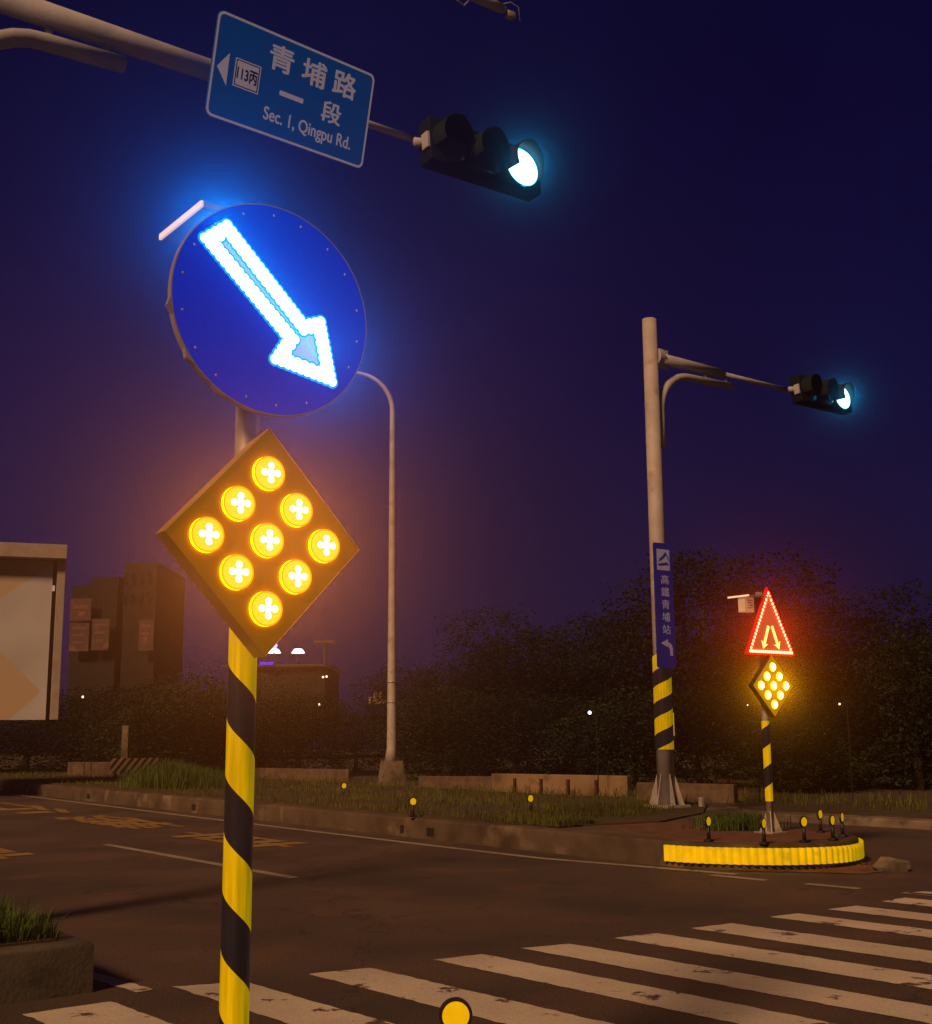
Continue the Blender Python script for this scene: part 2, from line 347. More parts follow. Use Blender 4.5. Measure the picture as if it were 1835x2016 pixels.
# lens-bloom halos painted as emission around each lit sign (world volume, falls off with the distance from the lamps)
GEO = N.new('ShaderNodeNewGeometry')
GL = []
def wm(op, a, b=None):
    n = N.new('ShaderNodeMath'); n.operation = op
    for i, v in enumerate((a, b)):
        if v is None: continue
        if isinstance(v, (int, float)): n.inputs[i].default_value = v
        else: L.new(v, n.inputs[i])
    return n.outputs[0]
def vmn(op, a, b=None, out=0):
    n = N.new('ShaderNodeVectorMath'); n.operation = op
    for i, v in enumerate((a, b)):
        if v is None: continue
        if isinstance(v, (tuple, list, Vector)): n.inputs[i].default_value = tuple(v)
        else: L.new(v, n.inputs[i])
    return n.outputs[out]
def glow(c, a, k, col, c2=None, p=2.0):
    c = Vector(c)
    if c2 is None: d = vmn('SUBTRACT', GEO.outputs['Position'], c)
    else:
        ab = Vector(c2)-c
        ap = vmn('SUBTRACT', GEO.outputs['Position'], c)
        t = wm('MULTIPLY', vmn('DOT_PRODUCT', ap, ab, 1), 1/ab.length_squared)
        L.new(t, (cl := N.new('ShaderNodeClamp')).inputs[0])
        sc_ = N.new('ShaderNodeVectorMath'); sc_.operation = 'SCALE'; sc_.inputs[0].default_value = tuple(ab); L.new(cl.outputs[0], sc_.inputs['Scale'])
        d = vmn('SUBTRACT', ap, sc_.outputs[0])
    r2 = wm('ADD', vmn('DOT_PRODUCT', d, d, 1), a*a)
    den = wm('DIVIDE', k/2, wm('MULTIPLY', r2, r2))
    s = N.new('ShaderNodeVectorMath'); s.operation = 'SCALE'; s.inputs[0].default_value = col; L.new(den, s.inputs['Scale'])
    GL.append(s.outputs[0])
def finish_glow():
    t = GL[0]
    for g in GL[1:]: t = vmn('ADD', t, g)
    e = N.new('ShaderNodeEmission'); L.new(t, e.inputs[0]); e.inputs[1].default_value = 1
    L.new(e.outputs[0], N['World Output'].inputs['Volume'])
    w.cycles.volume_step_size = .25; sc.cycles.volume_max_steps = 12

# ------------------------------------------------------------------ ground
bm = B(); v = [bm.verts.new(p) for p in ((-120, -30, 0), (120, -30, 0), (120, 120, 0), (-120, 120, 0))]; bm.faces.new(v)
tag(obj('road', bm, M_asphalt), kind='structure')
C = Vector((2.83, 12.84, 0)); R = 1.10
def L2(t, p): q = C + V*t + U*p; return (q.x, q.y)
def nose(c, r, a0, a1, n=14):      # arc from angle a0 to a1 (degrees, world)
    return [(c[0]+r*math.cos(math.radians(a0+(a1-a0)*k/n)), c[1]+r*math.sin(math.radians(a0+(a1-a0)*k/n))) for k in range(n+1)]
aU = math.degrees(math.atan2(.6, .8))
med = [L2(34, -R), L2(20, -R), L2(8, -R)] + nose(C, R, aU-180, aU) + [L2(1.6, 2.0), L2(3.2, 3.6), L2(10, 3.8), L2(34, 3.8)]
bm = B(); prism(bm, med, -.05, .24, .035)
kerb = tag(obj('median_kerb', bm, M_kerb, smooth=40), kind='structure')
def inset(poly, d):
    n = len(poly); out = []
    for i in range(n):
        p0, p1, p2 = Vector(poly[i-1]), Vector(poly[i]), Vector(poly[(i+1) % n])
        e1 = (p1-p0).normalized(); e2 = (p2-p1).normalized()
        n1 = Vector((-e1.y, e1.x)); n2 = Vector((-e2.y, e2.x)); b = (n1+n2)
        b = b/max(b.length_squared, .3)*2
        out.append(tuple(p1+b*d))
    return out
soilp = [L2(34, -R+.17), L2(20, -R+.17), L2(8, -R+.17), L2(2.6, -R+.17), L2(1.9, -.5), L2(1.7, .5), L2(2.4, 2.0), L2(3.6, 3.4), L2(10, 3.6), L2(34, 3.6)]
bm = B(); prism(bm, soilp, .2, .262)
tag(obj('median_soil', bm, M_soil), kind='structure')
bm = B(); prism(bm, nose(C, R-.2, aU-190, aU+10) + [L2(1.75, .6), L2(1.85, -.4)], .2, .246)
tag(obj('red_dirt', bm, M_redsoil), kind='structure')
# drain holes in the kerb face
for x, y in ((195, 1566), (838, 1637), (770, 1632), (452, 1585), (8, 1550)):
    q = G(x, y, .1); t = (q-C).dot(V)
    q = C+V*t-U*(R-.005)
    bm = B(); box(bm, (q.x, q.y, .09), (.02, .16 if x != 770 else .08, .1), rz=YAW)
    obj('drain_hole', bm, M_black, kerb)
# far verge beyond the second lane
fk = [(26, 2), (14, 9.2), (6.2, 16.0), (-.06, 22.8), (-9, 35), (-20, 50), (-60, 90), (60, 90), (60, 2)]
bm = B(); prism(bm, fk[::-1], -.05, .11, .03)
tag(obj('far_kerb', bm, M_conc, smooth=40), kind='structure')
bm = B(); prism(bm, [(26.2, 2.6), (14.2, 9.5), (6.4, 16.3), (.15, 23.1), (-8.8, 35.3), (-19.7, 50), (-59, 89), (59, 89), (59, 2.6)][::-1], .05, .125)
tag(obj('verge_soil', bm, M_soil), kind='structure')
# left island with its square end
CB = G(180, 1955, 0); CB.z = 0
q = [CB, CB-U*1.5, CB-U*1.5+V*16, CB+V*16]
rj = random.Random(4); qq = []
for a, b in zip(q[::-1], q[::-1][1:]+q[::-1][:1]):
    m = max(1, int((b-a).length/.16))
    for k in range(m):
        p_ = a.lerp(b, k/m); qq.append((p_.x+rj.uniform(-.014, .014), p_.y+rj.uniform(-.014, .014)))
bm = B(); prism(bm, qq, -.05, .25, .022)
isl = tag(obj('left_island', bm, M_concD, smooth=40), kind='structure')
qi = [CB-U*.14+V*.14, CB-U*1.36+V*.14, CB-U*1.36+V*15.8, CB-U*.14+V*15.8]
bm = B(); prism(bm, [(a.x, a.y) for a in qi][::-1], .2, .262)
tag(obj('left_island_soil', bm, M_soil), kind='structure')
# near island with the foreground post
CN = Vector((-.35, 3.15, 0))
p0 = CN+V*0
def LN(t, p): a = CN + V*t + U*p; return (a.x, a.y)
bm = B(); prism(bm, nose(CN, 1.1, aU, aU+180) + [LN(-9, -1.1), LN(-9, 1.1)], -.05, .24, .035)
tag(obj('near_island', bm, M_kerb, smooth=40), kind='structure')

# ------------------------------------------------------------------ road markings
Z1 = .004
def strip_from(pts, wd, z=Z1):      # ground polyline with width
    bm = B(); pts = [Vector((p.x, p.y, z)) for p in pts]; prev = None
    for i, p in enumerate(pts):
        t = (pts[min(i+1, len(pts)-1)]-pts[max(i-1, 0)]).normalized(); n = Vector((-t.y, t.x, 0))*wd/2
        cur = (bm.verts.new(p+n), bm.verts.new(p-n))
        if prev: bm.faces.new((prev[0], prev[1], cur[1], cur[0]))
        prev = cur
    bmesh.ops.recalc_face_normals(bm, faces=bm.faces[:])
    return bm
def ragged(poly, z=Z1, step=.06, j=.007):
    """ground polygon whose outline is slightly uneven, like worn paint"""
    pts = []
    n = len(poly)
    for i in range(n):
        a, b = Vector(poly[i]), Vector(poly[(i+1) % n]); m = max(1, int((b-a).length/step))
        for k in range(m):
            p = a.lerp(b, k/m); pts.append((p.x+random.uniform(-j, j), p.y+random.uniform(-j, j), z))
    bm = B(); bm.faces.new([bm.verts.new(p) for p in pts]); bmesh.ops.triangulate(bm, faces=bm.faces[:])
    bmesh.ops.recalc_face_normals(bm, faces=bm.faces[:])
    return bm
zebra = [((45, 1998), (219, 1973)), ((340, 1944), (482, 1934)), ((608, 1919), (730, 1906.5)), ((854, 1890.5), (949, 1879.5)), ((1027, 1868), (1123, 1859)),
         ((1208, 1847.6), (1294, 1838.6)), ((1359, 1828.5), (1440, 1819)), ((1515, 1806), (1570, 1799)), ((1631, 1791), (1685, 1784)),
         ((1737, 1775.7), (1781, 1768)), ((1782, 1758.5), (1822, 1755.5)), ((1850, 1747), (1884, 1743))]
for i, (a, b) in enumerate(zebra):
    A, Bq = G(*a), G(*b)
    dd = Vector((.655, -.755, 0)) if i < 9 else Vector((.67, -.74, 0))
    Ln = 4.6
    bm = ragged([(A.x, A.y), (Bq.x, Bq.y), ((Bq+dd*Ln).x, (Bq+dd*Ln).y), ((A+dd*Ln).x, (A+dd*Ln).y)])
    tag(obj('road_marking', bm, M_zebra), kind='structure')
edge = [G(-600, 1488), G(0, 1561), G(450, 1617), G(911, 1672.5), G(1062, 1690), G(1339, 1712.8), G(1450, 1722)]
tag(obj('road_marking', strip_from(edge, .11), M_line), kind='structure')
tag(obj('road_marking', strip_from([G(209, 1663), G(580, 1729)], .11), M_line), kind='structure')
d1, d2 = G(209, 1663), G(580, 1729); dv = (d1-d2).normalized()
tag(obj('road_marking', strip_from([d1+dv*5.5, d1+dv*9.5], .11), M_line), kind='structure')
for a, b in (((1400, 1723), (1508, 1734)), ((1586, 1740.5), (1694, 1750.5)), ((1779, 1758), (1890, 1768))):
    tag(obj('road_marking', strip_from([G(*a), G(*b)], .1), M_line), kind='structure')
q = [G(150, 1903), G(176, 1912), G(301, 1949), G(269, 1955), G(178, 1928), G(140, 1914)]
tag(obj('road_marking', ragged([(a.x, a.y) for a in q]), M_zebra), kind='structure')
# yellow characters painted in the lane, read by drivers coming towards the crossing
DV = -V; DR = Vector((DV.y, -DV.x, 0))
def road_char(ch, c, lng, wd):
    cc = Vector((c.x, c.y, Z1))
    o = text('road_marking', ch, M_yline, None, (0, 0, wd, lng), fat=.02, basis=lambda a, b: cc+DR*a+DV*b)
    o['kind'] = 'structure'
road_char('車', (G(330, 1643)+G(610, 1664))/2, (G(330, 1643)-G(610, 1664)).length*1.02, .85)
road_char('機', (G(128, 1609)+G(352, 1629))/2, (G(128, 1609)-G(352, 1629)).length*.95, .95)
road_char('行', (G(-60, 1583)+G(145, 1600))/2, (G(-60, 1583)-G(145, 1600)).length*.98, .95)
road_char('禁', (G(-230, 1563)+G(-90, 1576))/2, 3, .95)
road_char('車', G(-60, 1674), 2.6, .85)

# ------------------------------------------------------------------ warning sign posts (near and far)
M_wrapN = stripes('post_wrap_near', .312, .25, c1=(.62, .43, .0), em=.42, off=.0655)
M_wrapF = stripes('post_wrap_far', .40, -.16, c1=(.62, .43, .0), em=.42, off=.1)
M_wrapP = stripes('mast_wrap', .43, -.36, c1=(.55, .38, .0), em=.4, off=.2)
def post(root, zt, wrap, w0, w1, r=.038, lean=0):
    bm = B(); tube(bm, [(0, 0, 0), (0, 0, zt)], r, 32); obj('post', bm, M_galv, root, 40)
    bm = B(); tube(bm, [(0, 0, w0), (0, 0, w1)], r+.0025, 40, caps=False); obj('striped_wrap', bm, wrap, root, 60)
    bm = B(); box(bm, (0, 0, .008), (.24, .24, .016), bevel=.003); obj('base_plate', bm, M_galv, root)
    for k in range(4):
        a = PI/4+k*PI/2; c_, s_ = math.cos(a), math.sin(a)
        bm = B(); vs = [Vector((c_*r, s_*r, .016)), Vector((c_*.115, s_*.115, .016)), Vector((c_*r, s_*r, .22))]
        n_ = Vector((-s_, c_, 0))*.004
        a1 = [bm.verts.new(p+n_) for p in vs]; b1 = [bm.verts.new(p-n_) for p in vs]
        bm.faces.new(a1); bm.faces.new(b1[::-1])
        for j in range(3): bm.faces.new((a1[j], b1[j], b1[(j+1) % 3], a1[(j+1) % 3]))
        bmesh.ops.recalc_face_normals(bm, faces=bm.faces[:]); obj('gusset', bm, M_galv, root)
def diamond(root, zc, near=True, y=-.13):
    """square lamp board on its corner: local x right, z up, front towards -y"""
    h = .322; kx = .935 if near else 1.0; MP = M_amberpanel if near else M_farglow; MR = M_amberrim if near else M_black
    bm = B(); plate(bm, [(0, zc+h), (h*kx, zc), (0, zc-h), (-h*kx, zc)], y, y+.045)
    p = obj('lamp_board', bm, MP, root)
    bm = B(); o_ = [(0, zc+h+.004), (h*kx+.004, zc), (0, zc-h-.004), (-h*kx-.004, zc)]; i_ = [(0, zc+h-.012), (h-.012, zc), (0, zc-h+.012), (-h+.012, zc)]
    plate(bm, o_, y+.045, y+.06); obj('back_tray', bm, MR, root)
    bm = B()
    for k in range(4):
        a, b = o_[k], o_[(k+1) % 4]; c_, d_ = i_[(k+1) % 4], i_[k]
        f = [(a, y-.006), (b, y-.006), (b, y+.044), (a, y+.044)]
        bm.faces.new([bm.verts.new((pt[0], yy, pt[1])) for pt, yy in f])
    obj('edge_trim', bm, MR, root)
    bm = B(); box(bm, (0, y/2+.02, zc), (.06, abs(y)-.1+.06, .05)); obj('bracket', bm, M_galv, root)
    s = .0965
    if near:
        lm = B(); disc(lm, (0, 0), .0435, 0, 40, dome=.010); lme = None
        for i in (-1, 0, 1):
            for j in (-1, 0, 1):
                cx, cz = (i+j)*s*kx*1.02, zc+(i-j)*s
                bm = B(); disc(bm, (cx, cz), .0445, y-.012, 40, dome=.008); lp = obj('lamp', bm, E_amb, root, 60)
                bm = B(); ring(bm, [(cx+.0492*math.cos(t*PI/20), cz+.0492*math.sin(t*PI/20)) for t in range(40)], [(cx+.0440*math.cos(t*PI/20), cz+.0440*math.sin(t*PI/20)) for t in range(40)], y-.0118)
                nf = len(bm.faces); tube(bm, [(cx, y, cz), (cx, y-.0117, cz)], .0492, 40, caps=False)
                bm.faces.ensure_lookup_table()
                for f in bm.faces[nf:]: f.material_index = 1
                obj('lens_rim', bm, [E_ambrim, E_ambside], lp)
                bm = B()
                for ox, oz in ((0, 0), (.02, 0), (-.02, 0), (0, .02), (0, -.02)): disc(bm, (cx+ox, cz+oz), .0098, y-.0205, 16, dome=.003)
                for ox, oz in ((.011, 0), (-.011, 0), (0, .011), (0, -.011)): disc(bm, (cx+ox, cz+oz), .0068, y-.0202, 12, dome=.002)
                obj('led_cluster', bm, E_ambled, lp)
        lm.free()
    else:
        for i in (-1, 0, 1):
            for j in (-1, 0, 1):
                cx, cz = (i+j)*s*kx*1.02, zc+(i-j)*s
                bm = B(); disc(bm, (cx, cz), .047, y-.004, 20, dome=.012); lp = obj('lamp', bm, E_farrim, root, 60)
                bm = B(); disc(bm, (cx, cz), .037, y-.017, 16, dome=.008); obj('led_cluster', bm, E_far, lp)
def solar(root, c, s, boxc=None, boxs=None):
    bm = B(); box(bm, c, (s[0], s[1], .016), bevel=.002); sp = obj('solar_panel', bm, M_panelback, root)
    bm = B(); box(bm, (c[0]-s[0]/2-.004, c[1], c[2]), (.008, s[1]+.016, .019)); obj('panel_frame', bm, M_frameglow, sp)
    bm = B(); box(bm, (c[0]+.002, c[1]-s[1]/2-.004, c[2]), (s[0]+.004, .008, .017)); obj('panel_frame', bm, M_rim, sp)
    bm = B(); box(bm, (c[0], c[1], c[2]+.0085), (s[0]-.01, s[1]-.01, .002)); obj('solar_cells', bm, M_black, sp)
M_panelback = mat('panel_back', (.2, .19, .26), (.15, .14, .2), rough=.6)
M_frameglow = mat('panel_frame', (.85, .72, .55), (.7, .58, .42), rough=.35, em=(1, .72, .42), ems=.55)  # emission paints the bright lit edge of the panel
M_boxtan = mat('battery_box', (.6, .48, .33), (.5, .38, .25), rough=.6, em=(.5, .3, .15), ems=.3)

# --- near post
PN = Vector((-.642, 3.504, .24))
near = empty('warning_sign_post', 'large foreground post with glowing white arrow on a round blue sign above nine amber lamps', 'sign post', PN, YAW)
post(near, 2.56, M_wrapN, .06, 1.62)
diamond(near, 1.834-.24, True)
bpy.context.view_layer.update()
MNI = near.matrix_world.inverted()
def plane_pt(root_mat, px, py, y):     # pixel -> local x,z on the plane local-y = y of a sign
    inv = root_mat.inverted(); o = inv @ EYE; d = inv.to_3x3() @ ray(px, py)
    t = (y-o.y)/d.y; p = o+d*t; return (p.x, p.z)
MN = near.matrix_world.copy()
yd = -.135
dc = plane_pt(MN, 539, 609, yd); RD = .317
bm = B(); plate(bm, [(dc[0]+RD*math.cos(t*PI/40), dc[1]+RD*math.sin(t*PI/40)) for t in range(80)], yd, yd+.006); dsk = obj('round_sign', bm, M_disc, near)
bm = B()
cir = lambda r, n=80: [(dc[0]+r*math.cos(t*2*PI/n), dc[1]+r*math.sin(t*2*PI/n)) for t in range(n)]
plate(bm, cir(RD-.004), yd+.006, yd+.035); obj('sign_box', bm, M_rim, dsk)
bm = B()
for k in range(80):      # crimped metal edging, bent out here and there
    a = 2*PI*k/80; a2 = 2*PI*(k+1)/80
    def rr(a_): 
        x = (math.degrees(a_) % 360)
        return RD+.002+(.012 if abs(x-190) < 3 else 0)+(.010 if abs(x-216) < 4 else 0)+(.006 if abs(x-238) < 4 else 0)
    r1, r2 = rr(a), rr(a2)
    q = [(dc[0]+r*math.cos(b), yy, dc[1]+r*math.sin(b)) for r, b, yy in ((r1, a, yd-.001), (r2, a2, yd-.001), (r2, a2, yd+.018), (r1, a, yd+.018))]
    bm.faces.new([bm.verts.new(x) for x in q])
    q2 = [(dc[0]+r*math.cos(b), yd-.001, dc[1]+r*math.sin(b)) for r, b in ((r1, a), (r2, a2), (RD-.002, a2), (RD-.002, a))]
    bm.faces.new([bm.verts.new(x) for x in q2])
obj('edge_trim', bm, M_rim, dsk)
rv = B(); disc(rv, (0, 0), .0042, 0, 10, dome=.003); rvo = obj('rivet', rv, M_galv, dsk)
for k in range(18):
    a = math.radians(12+k*20+random.uniform(-2, 2)); m4 = Matrix.Translation((dc[0]+(RD-.028)*math.cos(a), yd-.001, dc[1]+(RD-.028)*math.sin(a)))
    if k == 0: rvo.matrix_local = m4
    else: share('rivet', rvo.data, dsk, m4)
# arrow: sheet face and rows of LEDs
AP = {k: plane_pt(MN, *v, yd) for k, v in dict(tl=(402, 470), tr=(446, 444), sr=(598, 640), hr=(630, 634), tip=(652, 752), hl=(540, 708), sl=(566, 668)).items()}
bm = B(); plate(bm, [AP[k] for k in ('tl', 'tr', 'sr', 'hr', 'tip', 'hl', 'sl')], yd-.0045, yd-.0015); arw = obj('arrow', bm, E_arrow, near)
lb = B(); disc(lb, (0, 0), .0215, .0015, 14, dome=.002)
for f in lb.faces: f.material_index = 1
disc(lb, (0, 0), .0150, 0, 14, dome=.006); lme = None; nled = 0
def leds(a, b, step, skip_last=True):
    global lme, nled
    a, b = Vector(AP[a]) if isinstance(a, str) else Vector(a), Vector(AP[b]) if isinstance(b, str) else Vector(b)
    n = max(1, round((b-a).length/step))
    for k in range(n+(0 if skip_last else 1)):
        p = a.lerp(b, k/n); m4 = Matrix.Translation((p.x, yd-.006, p.y))
        if lme is None:
            o = obj('led_bulb', lb, [E_led, E_ledrim], arw, 60); o.matrix_local = m4; lme = o.data
        else: share('led_bulb', lme, arw, m4)
        nled += 1
OR = [AP[k] for k in ('tl', 'tr', 'sr', 'hr', 'tip', 'hl', 'sl')]
for poly, st in ((OR, .0215), (inset(OR, -.0165), .0225)):
    for a, b in zip(poly, poly[1:]+poly[:1]): leds(a, b, st)
B2 = near
# solar panel over the round sign
cB = AY(396, 404, 3.40); cA = AY(322, 465, 3.64)
lB = MNI @ cB; lA = MNI @ cA
zs = (lB.z+lA.z)/2
sx, sy = .34, abs(lA.y-lB.y)
solar(near, ((lB.x+lA.x)/2+sx/2, (lB.y+lA.y)/2, zs), (sx, sy))
bm = B(); tube(bm, [(0, 0, 2.5), (0, .0, zs-.01)], .014, 12); obj('panel_bracket', bm, M_galv, near)

# --- far post with triangle
PF = G(1518, 1640, .246)
far = empty('warning_sign_post', 'thin post on the island nose with red glowing triangle above small amber lamps', 'sign post', PF, YAW)
bpy.context.view_layer.update(); MF = far.matrix_world.copy()
yt = -.11
a_ = plane_pt(MF, 1511.6, 1168, yt); bl_ = plane_pt(MF, 1476, 1281, yt); br_ = plane_pt(MF, 1558, 1286, yt)
dz = plane_pt(MF, 1521, 1350, -.13)
zt_ = a_[1]
post(far, zt_+.02, M_wrapF, .32, dz[1]-.36)
diamond(far, dz[1], False)
tz = (bl_[1]+br_[1])/2; hw = (br_[0]-bl_[0])/2; cx_ = (br_[0]+bl_[0])/2
cx_ = (cx_+a_[0])/2
tri = [(cx_, zt_), (cx_-hw, tz), (cx_+hw, tz)]
def off(tr, d):
    cx, cz = sum(p[0] for p in tr)/3, sum(p[1] for p in tr)/3
    return [(cx+(p[0]-cx)*(1+d), cz+(p[1]-cz)*(1+d)) for p in tr]
M_triface = mat('triangle_face', (.35, .05, .03), (.28, .04, .02), rough=.4, em=(.8, .14, .04), ems=.45)
M_triedge = mat('triangle_border', (.4, .01, .01), (.3, .01, .01), rough=.4, em=(1, .01, 0), ems=.55)
bm = B(); plate(bm, off(tri, .16), yt, yt+.03); tf = obj('triangle_border', bm, M_triedge, far)
bm = B(); plate(bm, off(tri, -.06), yt-.004, yt-.001); obj('triangle_face', bm, M_triface, far)
rb = B(); disc(rb, (0, 0), .024, .0015, 12, dome=.001)
for f in rb.faces: f.material_index = 1
disc(rb, (0, 0), .0165, 0, 12, dome=.006); rbo = None
def rled(a, b, n, last=True):
    global rbo
    for k in range(n+(1 if last else 0)):
        t = k/n; p = (a[0]+(b[0]-a[0])*t, a[1]+(b[1]-a[1])*t); m4 = Matrix.Translation((p[0], yt-.008, p[1]))
        if rbo is None: rbo = obj('led_bulb', rb, [E_red, E_redrim], tf, 60); rbo.matrix_local = m4
        else: share('led_bulb', rbo.data, tf, m4)
rled(tri[0], tri[1], 17, False); rled(tri[1], tri[2], 22, False); rled(tri[2], tri[0], 17, False)
for s in (-1, 1):
    top = (cx_+s*.028, tz+.27); bot = (cx_+s*.105, tz+.085)
    bm = B(); d_ = (Vector(bot)-Vector(top)).normalized(); n_ = Vector((-d_.y, d_.x)); w_ = .017
    P = lambda p, a, b: (p[0]+d_.x*a+n_.x*b, p[1]+d_.y*a+n_.y*b)
    plate(bm, [P(top, 0, w_), P(bot, 0, w_), P(bot, -.014, .052), P(bot, .06, 0), P(bot, -.014, -.052), P(bot, 0, -w_), P(top, 0, -w_)], yt-.012, yt-.008)
    obj('arrow', bm, E_yarrow, far)
bs = plane_pt(MF, 1469, 1191, 0)
bm = B(); box(bm, (bs[0], .0, bs[1]), (.15, .09, .16), bevel=.006); bx_ = obj('battery_box', bm, M_boxtan, far)
bm = B()
for k in range(4): box(bm, (bs[0]+(.0 if k % 2 else .01), -.0462, bs[1]+.045-k*.026), (.07, .002, .008))
obj('lettering', bm, M_amberrim, bx_)
bm = B(); tube(bm, [(0, .02, bs[1]+.03), (bs[0]+.07, .02, bs[1]+.03)], .012, 10); tube(bm, [(0, .02, bs[1]+.12), (0, .02, bs[1]+.03)], .012, 10); obj('bracket', bm, M_galv, far)
ps = plane_pt(MF, 1456, 1172, 0)
solar(far, (bs[0]+.09, .02, ps[1]-.01), (.36, .27))

# ------------------------------------------------------------------ masts
def mast(label, base, arm_z, arm_len, pole_r, top_z, thin_from, brace=1.75, th=1.0, group=None):
    """traffic-light mast: pole, arm along U (local +x), curved brace"""
    r = empty('traffic_light_mast', label, 'traffic mast', base, YAW, group)
    bz = base[2]
    bm = B(); tube(bm, [(0, 0, 0), (0, 0, top_z-bz)], [pole_r*1.08, pole_r*.92], 32); obj('pole', bm, M_polepaint, r, 40)
    bm = B(); box(bm, (0, 0, .02), (.46, .46, .04), bevel=.006); obj('base_plate', bm, M_polepaint, r)
    for k in range(6):
        a = k*PI/3+.2; c_, s_ = math.cos(a), math.sin(a); n_ = Vector((-s_, c_, 0))*.008
        vs = [Vector((c_*pole_r, s_*pole_r, .04)), Vector((c_*(pole_r+.13), s_*(pole_r+.13), .04)), Vector((c_*(pole_r+.11), s_*(pole_r+.11), .1)), Vector((c_*pole_r, s_*pole_r, .48))]
        bm = B(); a1 = [bm.verts.new(p+n_) for p in vs]; b1 = [bm.verts.new(p-n_) for p in vs]
        bm.faces.new(a1); bm.faces.new(b1[::-1])
        for j in range(4): bm.faces.new((a1[j], b1[j], b1[(j+1) % 4], a1[(j+1) % 4]))
        bmesh.ops.recalc_face_normals(bm, faces=bm.faces[:]); obj('gusset', bm, M_polepaint, r)
    z = arm_z-bz
    bm = B(); tube(bm, [(pole_r*.6, 0, z), (thin_from, 0, z)], [.085*th, .07*th], 24); obj('arm', bm, M_armpaint, r, 40)
    bm = B(); tube(bm, [(thin_from-.05, 0, z), (arm_len, 0, z)], .034, 16); obj('arm_extension', bm, M_armpaint, r, 40)
    bm = B(); tube(bm, [(pole_r*.7, 0, z), (pole_r+.06, 0, z)], .14, 24); box(bm, (pole_r+.1, 0, z+.1), (.3, .02, .09)); box(bm, (pole_r+.1, 0, z-.1), (.3, .02, .09)); obj('arm_flange', bm, M_armpaint, r, 40)
    pts = [(pole_r+.06, 0, z-1.35), (pole_r+.06, 0, z-.95)]
    for k in range(9):
        a = PI-k*PI/2/8; pts.append((pole_r+.06+.62+.62*math.cos(a), 0, z-.62-.19*th+.62*math.sin(a)))
    pts.append((brace, 0, z-.17*th))
    bm = B(); tube(bm, pts, .058*th, 16); obj('brace', bm, M_armpaint, r, 40)
    bm = B(); box(bm, (brace-.15, 0, z-.11), (.05, .05, .09)); obj('brace_clamp', bm, M_armpaint, r)
    bm = B(); box(bm, (brace-.6, 0, z-.14), (.05, .05, .12)); obj('brace_clamp', bm, M_armpaint, r)
    bm = B(); box(bm, (pole_r+.01, 0, z-1.2), (.06, .05, .05)); obj('brace_clamp', bm, M_armpaint, r)
    return r, z
# far mast
FB = G(1313, 1590, .255)
armzF = AY(1292, 701, FB.y).z; topF = AY(1278, 629, FB.y).z
farm, zf = mast('tall tan traffic mast standing on the grass median with striped foot and blue direction board', FB, armzF, 3.1, .112, topF, 1.55)
bm = B(); tube(bm, [(0, 0, .78), (0, 0, 2.08)], .128, 40, caps=False); obj('striped_wrap', bm, M_wrapP, farm, 60)
bm = B(); box(bm, (.145, -.02, 1.12), (.035, .05, .32), bevel=.012); obj('hanging_strap', bm, M_yel, farm)
bm = B(); box(bm, (.42, -.25, .06), (.06, .06, .14), bevel=.01); obj('anchor_stub', bm, M_polepaint, farm)
# near mast (pole is left of the picture)
la = G(403, 135, 6.7); nb = la - U*2.1
nb.z = 0
bend = G(255, 108, 6.53); bl = (Vector((bend.x, bend.y, 0))-nb).dot(U)
nm, zn = mast('grey traffic mast reaching in from the upper left, carrying the blue road name sign', nb, 6.7, (G(800, 280, 6.7)-nb).dot(U), .13, 9.0, 3.25, brace=bl, th=1.18)
# upper arm with camera knuckle
ue = G(1003, 24, 8.5); ul = (Vector((ue.x, ue.y, 0))-nb).dot(U); un = (Vector((ue.x, ue.y, 0))-nb).dot(NRM)
bm = B(); tube(bm, [(.1, 0, 8.5), (ul-.28, -un*.9, 8.5), (ul-.1, -un, 8.5)], [.055, .055, .05], 20); ua = obj('upper_arm', bm, M_armpaint, nm, 40)
bm = B(); tube(bm, [(ul-.1, -un, 8.5), (ul-.07, -un, 8.5)], .036, 16); box(bm, (ul+.01, -un, 8.47), (.1, .07, .07), bevel=.015); obj('end_cap', bm, M_galv, ua, 40)
bm = B(); tube(bm, [(ul-.75, -un-.02, 8.5), (ul-.7, -un-.03, 8.36), (ul-.6, -un-.03, 8.33), (ul-.5, -un-.02, 8.46)], .008, 8); tube(bm, [(ul-.1, -un, 8.55), (ul+.02, -un, 8.62), (ul+.12, -un, 8.6), (ul+.14, -un, 8.45)], .005, 8); obj('cable', bm, M_armpaint, ua, 60)

# blue board on the far mast
bpy.context.view_layer.update(); MM = farm.matrix_world.copy()
yb = -.18
c1 = plane_pt(MM, 1286, 1066, yb); c2 = plane_pt(MM, 1332, 1316, yb); c3 = plane_pt(MM, 1322, 1073, yb); c4 = plane_pt(MM, 1296, 1314, yb)
bw = ((c3[0]-c1[0])+(c2[0]-c4[0]))/2; bh = ((c1[1]-c4[1])+(c3[1]-c2[1]))/2; bc = ((c1[0]+c2[0]+c3[0]+c4[0])/4, (c1[1]+c2[1]+c3[1]+c4[1])/4)
ds = empty('direction_sign', 'narrow upright blue board with five vertical characters and left arrow on the tall mast', 'sign', mat=MM @ Matrix.Translation((bc[0], yb, bc[1])))
bm = B(); plate(bm, rrect(bw, bh, .03), 0, .02); obj('board', bm, M_blue2, ds)
bm = B(); box(bm, (-bc[0]*.6, .06, bh*.35), (.12, .1, .04)); box(bm, (-bc[0]*.6, .06, -bh*.35), (.12, .1, .04)); obj('bracket', bm, M_galv, ds)
ez = bh*.5*(1-2*.135)
